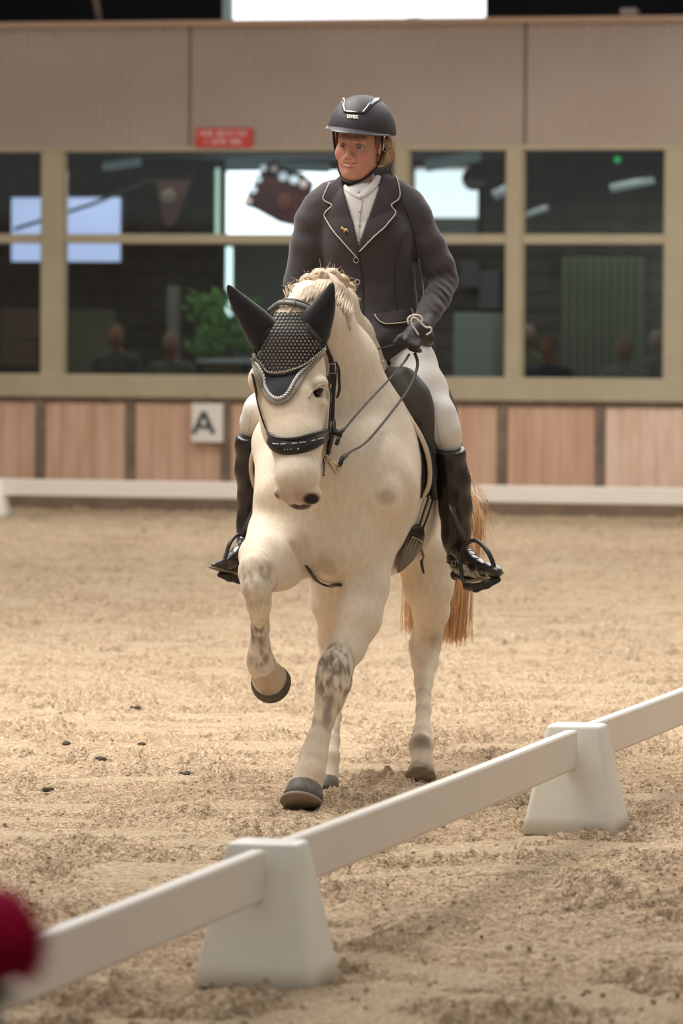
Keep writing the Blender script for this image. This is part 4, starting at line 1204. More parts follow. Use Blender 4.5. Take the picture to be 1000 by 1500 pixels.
laid_strap('jaw_strap', [(484, 634, 10), (492, 637, 11), (497, 641, 8)], [hb], 9, .014, .005, leather, bridle)
laid_strap('chin_strap', [(482, 662, 6), (477, 672, 5), (471, 682, 5), (469, 696, 3)], [hb], 5, .010, .004, leather, bridle)
YMAX[0] = None
# bit ring and lever
Yb = 16.93
def pp(pts, Y): return [P(a[0], a[1], a[2] if len(a) > 2 else Y) for a in pts]
tube('bit_cheek', pp([(477, 666), (479, 673), (483, 679), (487.5, 687), (491.5, 694.5)], Yb), .0032, brass, bridle)
tube('bit_ring', pp([(476, 671), (480, 668), (483.5, 671.5), (482, 677), (477, 677.5), (475, 674), (476, 671)], Yb - .005), .0024, brass, bridle)
tube('bit_cheek', pp([(488, 676), (494, 684), (495, 690), (491.5, 695), (484, 684), (478, 676)], Yb), .0022, brass, bridle)
tube('bit_ring', pp([(494, 681), (498.5, 682), (500, 687), (496, 690.5), (492, 688), (494, 681)], Yb - .005), .0020, brass, bridle)
# two reins on the near hand, one beyond the neck
def rein(name, pts, w, par=bridle, m=brown_l):
    c = [P(*a) for a in [tuple(q) for q in catmull(pts, 5)]]
    return tube(name, c, M(w, 17.3) / 2, m, par, 6, .55)
rein('rein', [(496.5, 637, 16.95), (503, 630, 16.98), (532, 596, 17.12), (574, 551, 17.38), (592, 530, 17.50), (599, 519, 17.54)], 4.6)
rein('rein', [(503, 673, 16.93), (513, 662, 16.97), (538, 646, 17.08), (577, 599, 17.30), (600, 566, 17.44), (610, 542, 17.51), (611, 528, 17.54), (607, 517, 17.55)], 5)
rein('rein', [(576, 505, 17.56), (566, 508, 17.56), (550, 511.5, 17.56), (532, 512, 17.58), (512, 512, 17.60)], 4)
tube('rein_end', pp([(497.5, 640, 16.95), (499, 633, 16.955), (503, 629, 16.965)], Yb), m_(3.2), leather, bridle, 8)
tube('rein_end', pp([(496.5, 684, 16.93), (499, 678, 16.93), (501, 671, 16.94), (507, 667, 16.96)], Yb), m_(3.4), leather, bridle, 8)
tube('rein_stud', pp([(492, 652), (494, 648), (496, 641)], 16.95), m_(3), leather, bridle, 8)
# ------------------------------------------------------------------ saddle pad and saddle
saddle_l = mat('saddle_leather', (74, 67, 60), .55, noise=(14, (58, 52, 47), .5), bump=[(140, .15, .001)])
saddle_d = mat('saddle_dark', (32, 27, 26), .45, noise=(14, (44, 38, 35), .5))
pad_b = mat('pad_black', (26, 24, 26), .8, noise=(40, (36, 34, 36), .5))
cord_c = mat('piping_cream', (206, 186, 160), .6)
pad = empty('saddle_pad', P(560, 560, 17.8), 'black saddle pad edged with thick cream piping under the saddle', 'saddle pad')
def sheet(name, front, dx, dy, n, thick, m, parent, lift=0.0, bow=0.0):
    # a sheet that starts at its front edge (points) and runs back along the horse's side
    V = []; F_ = []; k = len(front)
    for j in range(n + 1):
        f = j / n
        for p in front: V.append(p + Vector((dx * f + bow * math.sin(f * math.pi), dy * f, lift * f)))
    th = Vector((thick, 0, 0)); V2 = [v - th for v in V]
    for j in range(n):
        for i in range(k - 1): F_.append((j * k + i, j * k + i + 1, (j + 1) * k + i + 1, (j + 1) * k + i))
    off = len(V); F2 = [tuple(q + off for q in f[::-1]) for f in F_]
    for j in range(n):
        F2.append((j * k, (j + 1) * k, (j + 1) * k + off, j * k + off)); F2.append(((j + 1) * k + k - 1, j * k + k - 1, j * k + k - 1 + off, (j + 1) * k + k - 1 + off))
    for i in range(k - 1): F2.append((i + 1, i, i + off, i + 1 + off)); F2.append((n * k + i, n * k + i + 1, n * k + i + 1 + off, n * k + i + off))
    return mesh(name, V + V2, F_ + F2, m, parent)
frontR = [(545, 538, 17.68), (559, 563, 17.61), (572, 580, 17.56), (586, 597, 17.51), (600, 613, 17.48), (611, 630, 17.46), (619, 646, 17.45), (625.5, 664, 17.45), (629, 684, 17.46), (629, 702, 17.47), (625.5, 717, 17.48), (618, 729, 17.49)]
frontL = [(440, 535, 17.68), (420, 560, 17.62), (400, 600, 17.52), (389, 628, 17.48), (377, 646, 17.47), (370, 665, 17.47), (367.5, 685, 17.48), (370, 703, 17.49), (375, 718, 17.50), (380, 727, 17.52)]
dR = [P(*tuple(q)) for q in catmull(frontR, 5)]; dL = [P(*tuple(q)) for q in catmull(frontL, 5)]
sheet('pad_flap', [p + Vector((0, .012, 0)) for p in dR], .03, .58, 8, .02, pad_b, pad, 0, .03)
sheet('pad_flap', [p + Vector((.01, .012, 0)) for p in dL], .12, .58, 8, .02, pad_b, pad, 0, -.03)
tube('piping', dR, m_(3.6), cord_c, pad, 10); tube('piping', dL, m_(3.4), cord_c, pad, 10)
inR = [(552, 562, 17.60), (574, 592, 17.51), (594, 618, 17.46), (606, 641, 17.44), (613.5, 668, 17.44), (617, 700, 17.45), (614, 728, 17.47)]
tube('pad_lining', [P(*tuple(q)) + Vector((0, .02, 0)) for q in catmull(inR, 5)], [m_(6)] * len(catmull(inR, 5)), pad_b, pad, 10)
inL = [(392, 628, 17.5), (384, 650, 17.49), (379, 675, 17.49), (380, 700, 17.5), (384, 722, 17.52)]
tube('pad_lining', [P(*tuple(q)) + Vector((0, .02, 0)) for q in catmull(inL, 5)], [m_(8)] * len(catmull(inL, 5)), pad_b, pad, 10)
over = MB()                     # the part of the pad that lies over the back
V = []; nrow = 13
for j in range(9):
    f = j / 8
    for i in range(nrow):
        a = math.pi * (i / (nrow - 1)); 
        c = P(524, 640, 17.75) + Vector((.09 * f, .52 * f, .02 * f))
        V.append(c + Vector((math.cos(a) * .275, 0, math.sin(a) * .285)))
over.add(V, [(j * nrow + i, j * nrow + i + 1, (j + 1) * nrow + i + 1, (j + 1) * nrow + i) for j in range(8) for i in range(nrow - 1)])
o = over.build('pad_body', pad_b, pad); so = o.modifiers.new('solid', 'SOLIDIFY'); so.thickness = .015

saddle = empty('saddle', P(560, 540, 17.9), 'brown black leather dressage saddle with stirrups and girth on the horse', 'saddle')
B = Body()
B.pell(560, 536, 18.02, (.15, .22, .05), .05); B.pell(575, 510, 18.22, (.16, .06, .07), .04)
B.pchain([(522, 545, 17.80, 8), (542, 533, 17.78, 8), (560, 540, 17.78, 10)], .02)
V, Q = B.build(.010); npmesh('seat', V, Q, saddle_d, saddle)
B = Body()
B.pchain([(573, 547, 17.66, 11), (588, 561, 17.60, 20), (602, 584, 17.58, 24.5), (609, 606, 17.58, 22), (615, 632, 17.60, 17), (623, 662, 17.62, 12), (631, 700, 17.64, 9)], .04, ((0, 1, 0), .8))
V, Q = B.build(.006, smooth=2); npmesh('knee_block', V, Q, saddle_l, saddle)
ridge = [[(566, 562, 17.60), (584, 578, 17.56), (602, 602, 17.54), (616, 632, 17.54), (625, 660, 17.55), (633, 700, 17.57), (635, 730, 17.6)],
         [(562, 566, 17.60), (580, 586, 17.56), (597, 608, 17.54), (611, 635, 17.53), (621, 662, 17.54), (628, 690, 17.56)]]
for r_, w_ in zip(ridge, (5.2, 5.6)): tube('knee_roll', [P(*tuple(q)) for q in catmull(r_, 5)], m_(w_), saddle_d, saddle, 10)
fr_ = [(566, 555, 17.68), (590, 575, 17.64), (608, 600, 17.62), (620, 632, 17.62), (628, 662, 17.63), (636, 700, 17.64), (640, 732, 17.66)]
sheet('flap', [P(*tuple(q)) for q in catmull(fr_, 5)], .05, .42, 6, .014, saddle_d, saddle, 0, .02)
fl_ = [(425, 560, 17.66), (404, 590, 17.60), (392, 620, 17.57), (384, 650, 17.56), (380, 690, 17.56), (382, 730, 17.58)]
sheet('flap', [P(*tuple(q)) for q in catmull(fl_, 5)], .10, .42, 6, .014, saddle_d, saddle, 0, -.02)
tube('saddle_ring', pp([(559, 528), (563, 531), (567, 536), (565, 539)], 17.60), .003, steel, saddle, 6)
# girth straps, girth end and loose strap tip
laid_strap('billet', [(622, 728), (616, 745), (609, 768), (604, 780)], [tb], 6, .012, .004, leather, saddle)
laid_strap('billet', [(629, 728), (624, 745), (617, 765), (611, 778)], [tb], 6, .012, .004, leather, saddle)
gl2 = laid_patch('girth_end', [(598, 770), (608, 766), (614, 772), (615, 782), (612, 797), (600, 815), (588, 827), (579, 833), (577.5, 829), (580, 812), (585, 794), (591, 779)], [tb], .014, .012, leather, saddle, 3)
for a, b in (((596, 781), (588, 797)), ((599, 783), (592, 799)), ((603, 785), (598, 797))): laid_tube('buckle', [a, b], [tb], .026, .9, steel, gl2)
laid_tube('buckle', [(595, 781), (604, 784), (609, 788)], [tb], .026, 1.1, steel, gl2)
laid_strap('strap_tip', [(607, 787, 4), (611, 800, 4.5), (616, 815, 4.5), (618, 830, 4.5), (620.5, 840, 3.5)], [tb], 4, .016, .004, brown_l, saddle)
laid_strap('girth', [(444, 829, 3), (451, 836, 5), (462, 845, 6.5), (475, 852, 6.5), (488, 855.5, 6), (503, 856.5, 5)], [hb], 6, .010, .005, leather, saddle)

# ------------------------------------------------------------------ the rider
Hc = P(525.5, 213, 17.85)
HS = 1.07
HR = Matrix.Rotation(math.radians(-20), 3, 'Z') @ Matrix.Rotation(math.radians(6), 3, 'X') @ Matrix.Rotation(math.radians(4), 3, 'Y')
# local head axes: x to the rider's left (image right), -y toward the camera, z up
def H(x, y, z): return Hc + HR @ Vector((x * HS, -y * HS, z * HS))
HK = HR @ Matrix.Rotation(math.radians(3.5), 3, 'Y')
def K(x, y, z): return Hc + HK @ Vector((x, -y, z))
RH = HR
skin = mat('skin', (206, 146, 124), .5, vcol=True, noise=(90, (240, 222, 214), .5), sss=.06, bump=[(300, .08, .001)])
B = Body()
def he(x, y, z, r, k=.02, op='add', R=None): B.ell(H(x, y, z), tuple(a * HS for a in r), k, (HR @ R) if R is not None else HR, op)
def hc(a, ra, b, rb, k=.01, op='add'): B.cap(H(*a), ra, H(*b), rb, k, None, op)
he(0, -.022, .035, (.074, .094, .082), .02)
he(0, .018, -.020, (.062, .066, .086), .03)
he(0, .030, -.070, (.045, .047, .040), .03)
hc((0, .066, -.100), .017, (0, .060, -.104), .018, .025)
for q in (-1, 1):
    he(q * .040, .052, -.026, (.024, .024, .024), .025)
    hc((q * .012, .080, .022), .009, (q * .040, .066, .024), .009, .016)
    hc((q * .046, .010, -.056), .013, (q * .020, .052, -.096), .013, .03)
    he(q * .0305, .091, .003, (.016, .015, .0095), .010, 'sub')
    hc((q * .0165, .0800, .0020), .0022, (q * .0290, .0845, .0060), .0030, .004)
    hc((q * .0290, .0845, .0060), .0030, (q * .0440, .0768, .0018), .0022, .004)
    hc((q * .0175, .0800, .0010), .0016, (q * .0300, .0830, -.0048), .0020, .003); hc((q * .0300, .0830, -.0048), .0020, (q * .0430, .0760, .0010), .0014, .003)
    he(q * .0125, .093, -.035, (.0080, .0100, .0070), .006)
    he(q * .0065, .099, -.0405, (.0036, .005, .0030), .003, 'sub')
    he(q * .074, -.010, -.008, (.007, .015, .026), .008)
    hc((q * .014, .084, -.040), .006, (q * .028, .070, -.056), .008, .016)
hc((0, .080, .014), .0085, (0, .1000, -.022), .0088, .012)
he(0, .1035, -.029, (.0105, .0105, .0090), .008)
hc((0, .084, -.050), .010, (0, .078, -.080), .012, .02)
for q in (-1, 1):
    hc((0, .0895, -.0555), .0036, (q * .013, .0850, -.0545), .0030, .006); hc((q * .013, .0850, -.0545), .0030, (q * .0300, .0765, -.0475), .0016, .006)
    hc((0, .0870, -.0690), .0042, (q * .014, .0825, -.0650), .0038, .006); hc((q * .014, .0825, -.0650), .0038, (q * .0295, .0765, -.0490), .0016, .006)
    hc((0, .0925, -.0618), .0034, (q * .0275, .0815, -.0490), .0014, .002, 'sub')
hc((0, -.012, -.07), .050, (0, -.030, -.17), .052, .03)
# body under the clothes
yb = 17.87
B.pchain([(480, 306, yb, 14), (535, 300, yb, 22), (588, 300, yb, 14)], .06)
B.pell(537, 350, yb, (.155, .09, .19), .06); B.pell(540, 430, yb, (.14, .085, .16), .06); B.pell(546, 505, 17.9, (.155, .11, .12), .06)
B.pchain([(598, 306, yb, 17), (625, 358, 17.86, 15), (648, 413, 17.86, 12)], .03); B.pchain([(648, 413, 17.86, 12), (632, 450, 17.76, 11), (616, 478, 17.65, 9)], .02)
B.pchain([(464, 306, yb, 17), (450, 355, 17.86, 15), (437, 415, 17.88, 12)], .03); B.pchain([(437, 415, 17.88, 12), (465, 465, 17.78, 11), (492, 500, 17.70, 9)], .02)
B.pchain([(575, 515, 17.93, 24), (606, 566, 17.80, 20), (644, 622, 17.68, 12)], .04); B.pchain([(644, 622, 17.68, 12), (661, 700, 17.71, 10), (667, 765, 17.75, 8), (670, 812, 17.78, 7)], .03)
B.pchain([(515, 515, 17.93, 24), (450, 560, 17.72, 20), (384, 606, 17.58, 12)], .04); B.pchain([(384, 606, 17.58, 12), (367, 680, 17.62, 9), (364, 745, 17.66, 6), (357, 795, 17.68, 5)], .03)
B.pchain([(670, 812, 17.78, 7), (694, 829, 17.62, 5), (710, 838, 17.54, 4)], .02); B.pchain([(357, 795, 17.68, 5), (344, 822, 17.57, 4), (328, 829, 17.48, 3)], .02)
# hands: palms and five bent fingers each, closed on the reins
def hand(mk, w0, palm, sgn, Y, r=1.0):
    (wu, wv), (pu, pv) = w0, palm
    mk.pchain([(wu, wv, Y + .04, 9 * r), ((wu + pu) / 2, (wv + pv) / 2, Y + .01, 11 * r), (pu, pv, Y - .01, 11 * r)], .012, ((0, 1, 0), .8))
    for i in range(4):
        a = (pu + sgn * (-3 + i * 5.2), pv - 6 + i * 3.2, Y - .035); l = (7.5, 9, 8.5, 7)[i]
        b = (a[0] - sgn * l * .35, a[1] + l, Y - .062); c = (b[0] + sgn * l * .25, b[1] + l * .75, Y - .045); d = (c[0] + sgn * 3, c[1] + 1, Y - .018)
        mk.pchain([a + (3.9 * r,), b + (3.6 * r,), c + (3.2 * r,), d + (2.9 * r,)], .004)
    mk.pchain([(pu - sgn * 4, pv - 8, Y - .02, 4.6 * r), (pu - sgn * 14, pv - 2, Y - .045, 4.2 * r), (pu - sgn * 21, pv + 5, Y - .05, 3.4 * r)], .006)
hand(B, (619, 476), (600, 497), 1, 17.58, .72)
hand(B, (492, 498), (506, 507), -1, 17.66, .72)
V, Q = B.build(.008, [(tuple(np.array(Hc) - .13), tuple(np.array(Hc) + np.array([.13, .13, .13])), .0028), (tuple(np.array(H(-.055, .04, -.09)) - np.array([.02, .07, 0])), tuple(np.array(H(.055, .09, .03)) + np.array([.02, .03, .0])), .0019)], smooth=1)
x, y, z = V.T
rc = np.tile(np.array(lin((210, 152, 130))[:3]), (len(V), 1))
def rpaint(p, r, rgb, amt, soft=2.0):
    global rc
    c = np.array(p); loc = (V - c) @ np.array(HR); d = np.sqrt(((loc / np.array(r)) ** 2).sum(1)); w = (np.clip((1 - d) * soft, 0, 1) * amt)[:, None]
    rc = rc * (1 - w) + np.array(lin(rgb)[:3]) * w
for q in (-1, 1):
    rpaint(H(q * .042, .06, -.030), (.026, .03, .024), (206, 122, 102), .6)
    rpaint(H(q * .0305, .080, .000), (.022, .02, .015), (170, 116, 98), .5)
    rpaint(H(q * .030, .084, .0080), (.017, .012, .0030), (66, 42, 36), .8, 3)
    rpaint(H(q * .030, .085, .0225), (.019, .012, .0045), (146, 100, 76), .6, 3)
    rpaint(H(q * .0065, .099, -.040), (.004, .006, .0036), (96, 44, 38), .8, 3)
rpaint(H(0, .10, -.03), (.018, .02, .014), (208, 124, 104), .4)
rpaint(H(0, .086, -.0545), (.032, .03, .0040), (196, 104, 98), .75, 3)
rpaint(H(0, .084, -.067), (.024, .03, .0065), (186, 88, 82), .85, 3)
rpaint(H(0, .088, -.0608), (.025, .03, .0036), (236, 220, 206), .95, 5)
rider = empty('person', P(545, 520, 17.9), 'rider in black helmet, charcoal jacket, white breeches and tall black boots', 'person')
body = npmesh('body', V, Q, skin, rider, rc)
rV, rQ = V, Q
for q in (-1, 1):
    c = H(q * .0305, .0700, .0012)
    e = mesh('eye', *blob(c, .0141, 16, 12), mat('eye_white', (190, 172, 160), .25), body)
    d = (HR @ Vector((.06, -1, .02))).normalized(); p = c + d * .0116
    mesh('iris', *blob(p, (.0074, .0032, .0074), 12, 8, HR), mat('iris', (58, 54, 48), .15), e)
# hair showing under the helmet
hair_m = mat('hair_blonde', (214, 184, 140), .5, noise=(60, (168, 134, 92), .7))
hair_b = mat('hair_brown', (120, 88, 64), .6)
hb2 = MB(); rr = random.Random(9)
for i in range(70):
    a = H(.078, -.03 - rr.random() * .07, .03 - rr.random() * .02); dv = rr.random()
    hb2.add(*tube_geo([a, a + Vector((.012 + rr.gauss(0, .003), .01, -.03)), a + Vector((.008 + rr.gauss(0, .006), .0, -.065 + rr.gauss(0, .008))), a + Vector((-.004 + rr.gauss(0, .006), -.01, -.088 + rr.gauss(0, .01)))], [.0022, .0026, .0018, .0005], 5))
ho = hb2.build('hair', hair_m, body)
v, f = blob(H(.045, -.085, -.045), (.035, .035, .035), 14, 10); mesh('bun', v, f, hair_m, ho)
fl = MB()
for i in range(26):
    a = H(.075 + rr.random() * .01, -.05, -.02 + rr.random() * .05)
    fl.add(*tube_geo([a, a + Vector((.015 + rr.random() * .012, 0, rr.gauss(0, .012))), a + Vector((.02 + rr.random() * .02, 0, rr.gauss(0, .02) - .008))], [.0009, .0007, .0003], 4))
fl.build('flyaway_hair', hair_m, ho)['kind'] = 'stuff'
hs = MB()
for q in (-1, 1):
    for i in range(14):
        a = H(q * (.068 + rr.random() * .006), .035 - rr.random() * .05, .05); b = H(q * (.0735 + rr.random() * .003), .02 - rr.random() * .05, -.005 - rr.random() * .02)
        hs.add(*tube_geo([a, a.lerp(b, .5), b], [.004, .004, .001], 5))
hs.build('side_hair', hair_b, ho)['kind'] = 'stuff'

# helmet: matt shell, peak, glossy vent frame, harness
helm_m = mat('helmet_shell', (52, 50, 52), .55, noise=(200, (60, 58, 60), .5), spec=.4)
gloss = mat('helmet_gloss', (14, 14, 16), .08, spec=.8, coat=1.0)
B = Body()
TR = Matrix.Rotation(math.radians(-3), 3, 'X')
B.ell(K(0, -.012, .055), (.119, .140, .128), .01, HK)
B.ell(K(0, -.030, .040), (.117, .125, .10), .02, HK)
def cutbox(p):  # everything below the rim plane is removed
    return p
def post_h(px, py, pz, g):
    loc = (np.stack([px, py, pz], 1) - np.array(Hc)) @ np.array(HK)
    lx, ly, lz = loc[:, 0], -loc[:, 1], loc[:, 2]
    rim = .060 + .10 * np.clip(ly, -.2, .0) * 0.9 - .010 * np.clip(np.abs(lx) / .1, 0, 1)
    g = np.maximum(g, rim - lz)
    inner = np.sqrt((lx / .104) ** 2 + ((ly + .014) / .124) ** 2 + ((lz - .052) / .126) ** 2) - 1
    return np.maximum(g, -inner * .11)
V, Q = B.build(.0042, post=post_h, smooth=2)
helmet = npmesh('helmet', V, Q, helm_m, rider)
hV2, hQ2 = V, Q; hh = bvh_of(V, Q)
Vp = []; Fp = []; nA, nR = 40, 6
for s_ in (1, -1):
    for i in range(nA + 1):
        a = math.radians(-88 + 176 * i / nA)
        ca, sa = math.cos(a), math.sin(a)
        w_ = .052 * max(0, ca) ** .8 + .004
        for j in range(nR + 1):
            t_ = j / nR
            rx, ry = .112 + w_ * t_ * .35, .122 + w_ * t_
            zz = .067 - .010 * t_ * ca - .010 * abs(sa) ** 2 + .006 * math.cos(t_ * 1.5) * ca
            Vp.append(K(sa * rx, ca * ry - .012, zz + s_ * .0022 * (1 - t_ * .5)))
row = nR + 1; off = (nA + 1) * row
for i in range(nA):
    for j in range(nR):
        a = i * row + j; Fp.append((a, a + row, a + row + 1, a + 1)); Fp.append((a + 1 + off, a + row + 1 + off, a + row + off, a + off))
    a = i * row + nR; Fp.append((a, a + row, a + row + off, a + off)); a = i * row; Fp.append((a + row, a, a + off, a + row + off))
mesh('peak', Vp, Fp, helm_m, helmet)
tube('rim_trim', [K(math.sin(math.radians(a)) * (.112 + (.052 * max(0, math.cos(math.radians(a))) ** .8 + .004) * .35), math.cos(math.radians(a)) * (.122 + .052 * max(0, math.cos(math.radians(a))) ** .8 + .004) - .012, .067 - .010 * math.cos(math.radians(a)) - .010 * math.sin(math.radians(a)) ** 2) for a in range(-88, 89, 4)], .0024, gloss, helmet, 6)
laid_strap('vent_frame', [(503.5, 144, 4), (503, 152, 6), (504, 160, 6), (506, 164, 5)], [hh], 5, .001, .004, gloss, helmet, 2)
laid_strap('vent_frame', [(504, 163.5, 4.5), (512, 164.5, 4.5), (522, 165, 4.5), (532, 165, 4.5)], [hh], 4.5, .001, .004, gloss, helmet, 2)
laid_strap('vent_frame', [(531, 166, 5), (537, 160, 6), (543, 153, 7.5), (549, 148, 8.5), (556, 145.5, 7)], [hh], 5, .001, .004, gloss, helmet, 2)
# lettering on the helmet front
fc_ = bpy.data.curves.new('lettering', 'FONT'); fc_.body = 'uvex'; fc_.size = 1.0; fc_.offset = 0.035; fc_.resolution_u = 3
fo_ = bpy.data.objects.new('lettering_curve', fc_); scn.collection.objects.link(fo_)
me = bpy.data.meshes.new_from_object(fo_.evaluated_get(bpy.context.evaluated_depsgraph_get()))
bpy.data.objects.remove(fo_)
co = [v.co.copy() for v in me.vertices]; x0 = min(c.x for c in co); x1 = max(c.x for c in co); y0 = min(c.y for c in co); y1 = max(c.y for c in co)
LV = []
for c in co:
    u = 508.5 + 16.5 * (c.x - x0) / (x1 - x0); v = 173.5 - 5.6 * (c.y - y0) / (y1 - y0) + (u - 508.5) * .06
    h = hit(u, v, [hh], .0035); LV.append(h[0] if h else P(u, v, 17.7))
mesh('lettering', LV, [tuple(p.vertices) for p in me.polygons], mat('emblem_white', (232, 226, 214), .4), helmet, False)
rb = bvh_of(rV, rQ)
strap_m = mat('harness_black', (24, 23, 24), .6)
hp = [(.082, -.010, .060), (.081, -.008, .0), (.078, -.004, -.040), (.068, .012, -.072), (.049, .040, -.100), (.022, .070, -.118), (0, .078, -.121),
      (-.022, .070, -.118), (-.048, .044, -.097), (-.067, .028, -.056), (-.0755, .030, -.010), (-.083, .036, .062)]
hq = catmull([H(*q) for q in hp], .008)
tube('harness', [Vector(q) for q in hq], .0066, strap_m, helmet, 8, .5)
tube('harness', [H(.075, -.014, -.040), H(.079, -.040, -.010), H(.080, -.060, .045)], .0042, strap_m, helmet, 8, .5)
tube('chin_cup', [H(.022, .069, -.118), H(0, .077, -.122), H(-.022, .069, -.118)], .009, strap_m, helmet, 8, .5)
for q in ((-.069, .028, -.054), (.070, -.006, -.058), (.052, .024, -.092)):
    h = (H(*q),)
    if h: mesh('harness_clip', *blob(h[0], (.007, .004, .006), 8, 6), gloss, helmet)

# shirt
shirt_m = mat('shirt_white', (228, 224, 218), .8, noise=(40, (210, 206, 200), .4), bump=[(26, .35, .004)])
B = Body()
nk = P(532, 274, 17.86)
B.cap(P(533, 273, 17.88), .056, P(534, 292, 17.87), .068, .01)
B.cap(P(524, 234, 17.79), .067, P(524, 214, 17.77), .085, .004, None, 'sub')
B.pell(532, 320, 17.80, (.12, .055, .13), .03)
V, Q = B.build(.006, smooth=2)
def post_c(px, py, pz, g): return g
shirt = npmesh('shirt', V, Q, shirt_m, rider); sb_ = bvh_of(V, Q)

# jacket
jac = mat('jacket_cloth', (58, 51, 53), .85, noise=(260, (68, 60, 61), .6), bump=[(16, .25, .008), (400, .2, .001)], sheen=.25)
B = Body()
B.pchain([(470, 302, yb, 21), (486, 292, yb, 23), (534, 283, yb, 27), (580, 291, yb, 23), (600, 301, yb, 22)], .05)
B.pell(537, 345, 17.87, (.186, .118, .19), .06)
B.pell(517, 350, 17.80, (.085, .06, .09), .05); B.pell(560, 350, 17.80, (.085, .06, .09), .05)
B.pell(540, 430, 17.87, (.174, .108, .18), .06)
B.pell(549, 490, 17.88, (.196, .150, .12), .06)
B.pell(614, 488, 17.84, (M(17, 17.8), .05, M(22, 17.8)), .02)
B.pchain([(484, 505, 17.84, 20), (545, 508, 17.76, 22), (610, 496, 17.82, 20)], .04)
B.pchain([(598, 305, yb, 25), (606, 318, yb, 26), (625, 358, 17.87, 25), (642, 392, 17.87, 23.5), (650, 412, 17.88, 21.5)], .02)
B.pchain([(650, 412, 17.87, 21), (640, 436, 17.80, 20), (629, 456, 17.73, 17.5), (618, 471, 17.67, 15)], .012)
B.pchain([(467, 305, yb, 25), (458, 325, yb, 26), (450, 360, 17.87, 24), (438, 412, 17.88, 22)], .02)
B.pchain([(438, 412, 17.88, 22), (452, 445, 17.83, 20), (470, 470, 17.78, 18), (488, 492, 17.73, 15)], .012)
sA, sB_, sC = P(644, 425, 17.78), P(560, 430, 17.75), P(630, 350, 17.75)
def post_j(px, py, pz, g):
    n = (fbm(px * 13, py * 13, pz * 20, 3, 5) - .5) * .011
    dx = px - sA.x; dz = pz - sA.z                     # gathers at the bend of the elbow
    w = np.exp(-((dx / .06) ** 2 + (dz / .09) ** 2))
    n = n + w * .0045 * np.sin((dz * 1.0 + dx * .9) * 190 + 6 * vnoise(px * 12, py * 12, pz * 12))
    w2 = np.clip((P(500, 320, 17.8).z - pz) / .3, 0, 1) * np.clip(1 - np.abs(px - sB_.x) / .2, 0, 1)
    n = n + w2 * .0028 * np.sin((pz - .7 * np.abs(px - sB_.x)) * 62 + 5 * vnoise(px * 5, py * 5, pz * 5))
    cut = P(560, 531, 17.8).z - pz - (px - P(560, 531, 17.8).x) * -.30
    zc = np.where(px > P(560, 520, 17.8).x, P(560, 530, 17.8).z + (px - P(560, 520, 17.8).x) * .27, P(560, 530, 17.8).z)
    arm = px > P(634, 450, 17.75).x
    g2 = np.maximum(g + n, np.where(arm, -1.0, zc - pz))
    neck = .058 - np.sqrt((px - nk.x) ** 2 + ((py - nk.y) * .9) ** 2)      # room for the neck
    return np.where(pz > P(500, 300, 17.8).z, np.maximum(g2, neck), g2)
V, Q = B.build(.0072, post=post_j, smooth=1)
jacket = npmesh('jacket', V, Q, jac, rider); jb = bvh_of(V, Q)
laid_patch('shirt_front', [(503, 277), (510, 279), (524, 288), (546, 274), (557, 260), (556, 274), (547, 300), (539, 325), (530, 348), (524.6, 362), (521, 350), (516, 326), (510, 300)], [jb, sb_], .004, .003, shirt_m, shirt)
laid_tube('placket', [(533, 281), (529, 300), (526, 325), (524.5, 350)], [jb, sb_], .008, .8, mat('shirt_fold', (206, 202, 196), .8), shirt)
laid_strap('stand_collar', [(504, 274, 8), (511, 280, 8), (519, 286, 7), (526, 289, 6)], [jb, sb_], 9, .005, .003, shirt_m, shirt, 2)
laid_strap('stand_collar', [(524, 289, 7), (533, 285, 10), (545, 274, 12), (556, 261, 12)], [jb, sb_], 9, .007, .003, shirt_m, shirt, 2)
sbm = mat('shirt_button', (186, 182, 180), .3)
for (u, v) in [(526, 283), (527.5, 291), (527, 310), (526, 331), (525, 352)]:
    h = hit(u, v, [jb, sb_], .009)
    if h: mesh('button', *blob(h[0], (.0058, .003, .0058), 10, 6), sbm, shirt)
lapel_m = mat('lapel_cloth', (62, 54, 56), .85, noise=(260, (72, 63, 64), .6), bump=[(300, .2, .001)])
pip = mat('jacket_piping', (206, 194, 176), .5)
lapels = [[(500, 262), (483, 274), (475, 292), (488, 301.5), (477, 315), (484, 328), (493, 342), (506, 357), (523.5, 376), (525, 362), (517, 326), (509, 300), (503, 276)],
          [(559, 252), (570, 257), (580, 267), (583, 279), (583.5, 291), (569, 301.5), (577.5, 315), (565, 331), (550, 345), (538, 357), (525.4, 367), (524.5, 361), (532, 342), (544, 306), (553, 280), (557, 262)]]
for i, poly in enumerate(lapels):
    lp = laid_patch('lapel', poly, [jb, sb_], .012, .006, lapel_m, jacket, 3.2, False, 3)
laid_tube('piping', [(484, 272), (478, 284), (475, 292), (481, 297), (488, 301.5), (482, 308), (477, 315), (484, 328), (493, 342), (507, 358), (523.5, 376)], [jb, sb_], .016, 1.0, pip, jacket, 2)
laid_tube('piping', [(575, 260), (580, 268), (583, 279), (583.5, 291), (577, 296.5), (569, 301.5), (573, 308), (577.5, 315), (565, 331), (550, 345), (538, 356), (525.4, 367)], [jb, sb_], .016, 1.0, pip, jacket, 2)
seam = mat('jacket_seam', (40, 34, 36), .9)
laid_tube('closing', [(526, 376), (531, 410), (532, 450), (531, 490), (530, 526)], [jb], .001, .9, seam, jacket)
laid_tube('closing', [(590, 300), (603, 330), (609, 362), (610, 385)], [jb], .0005, .8, seam, jacket)
laid_tube('closing', [(590, 345), (580, 380), (578, 420), (582, 455)], [jb], .0, .6, seam, jacket)
ringm = mat('button_ring', (206, 200, 190), .3, metal=.5)
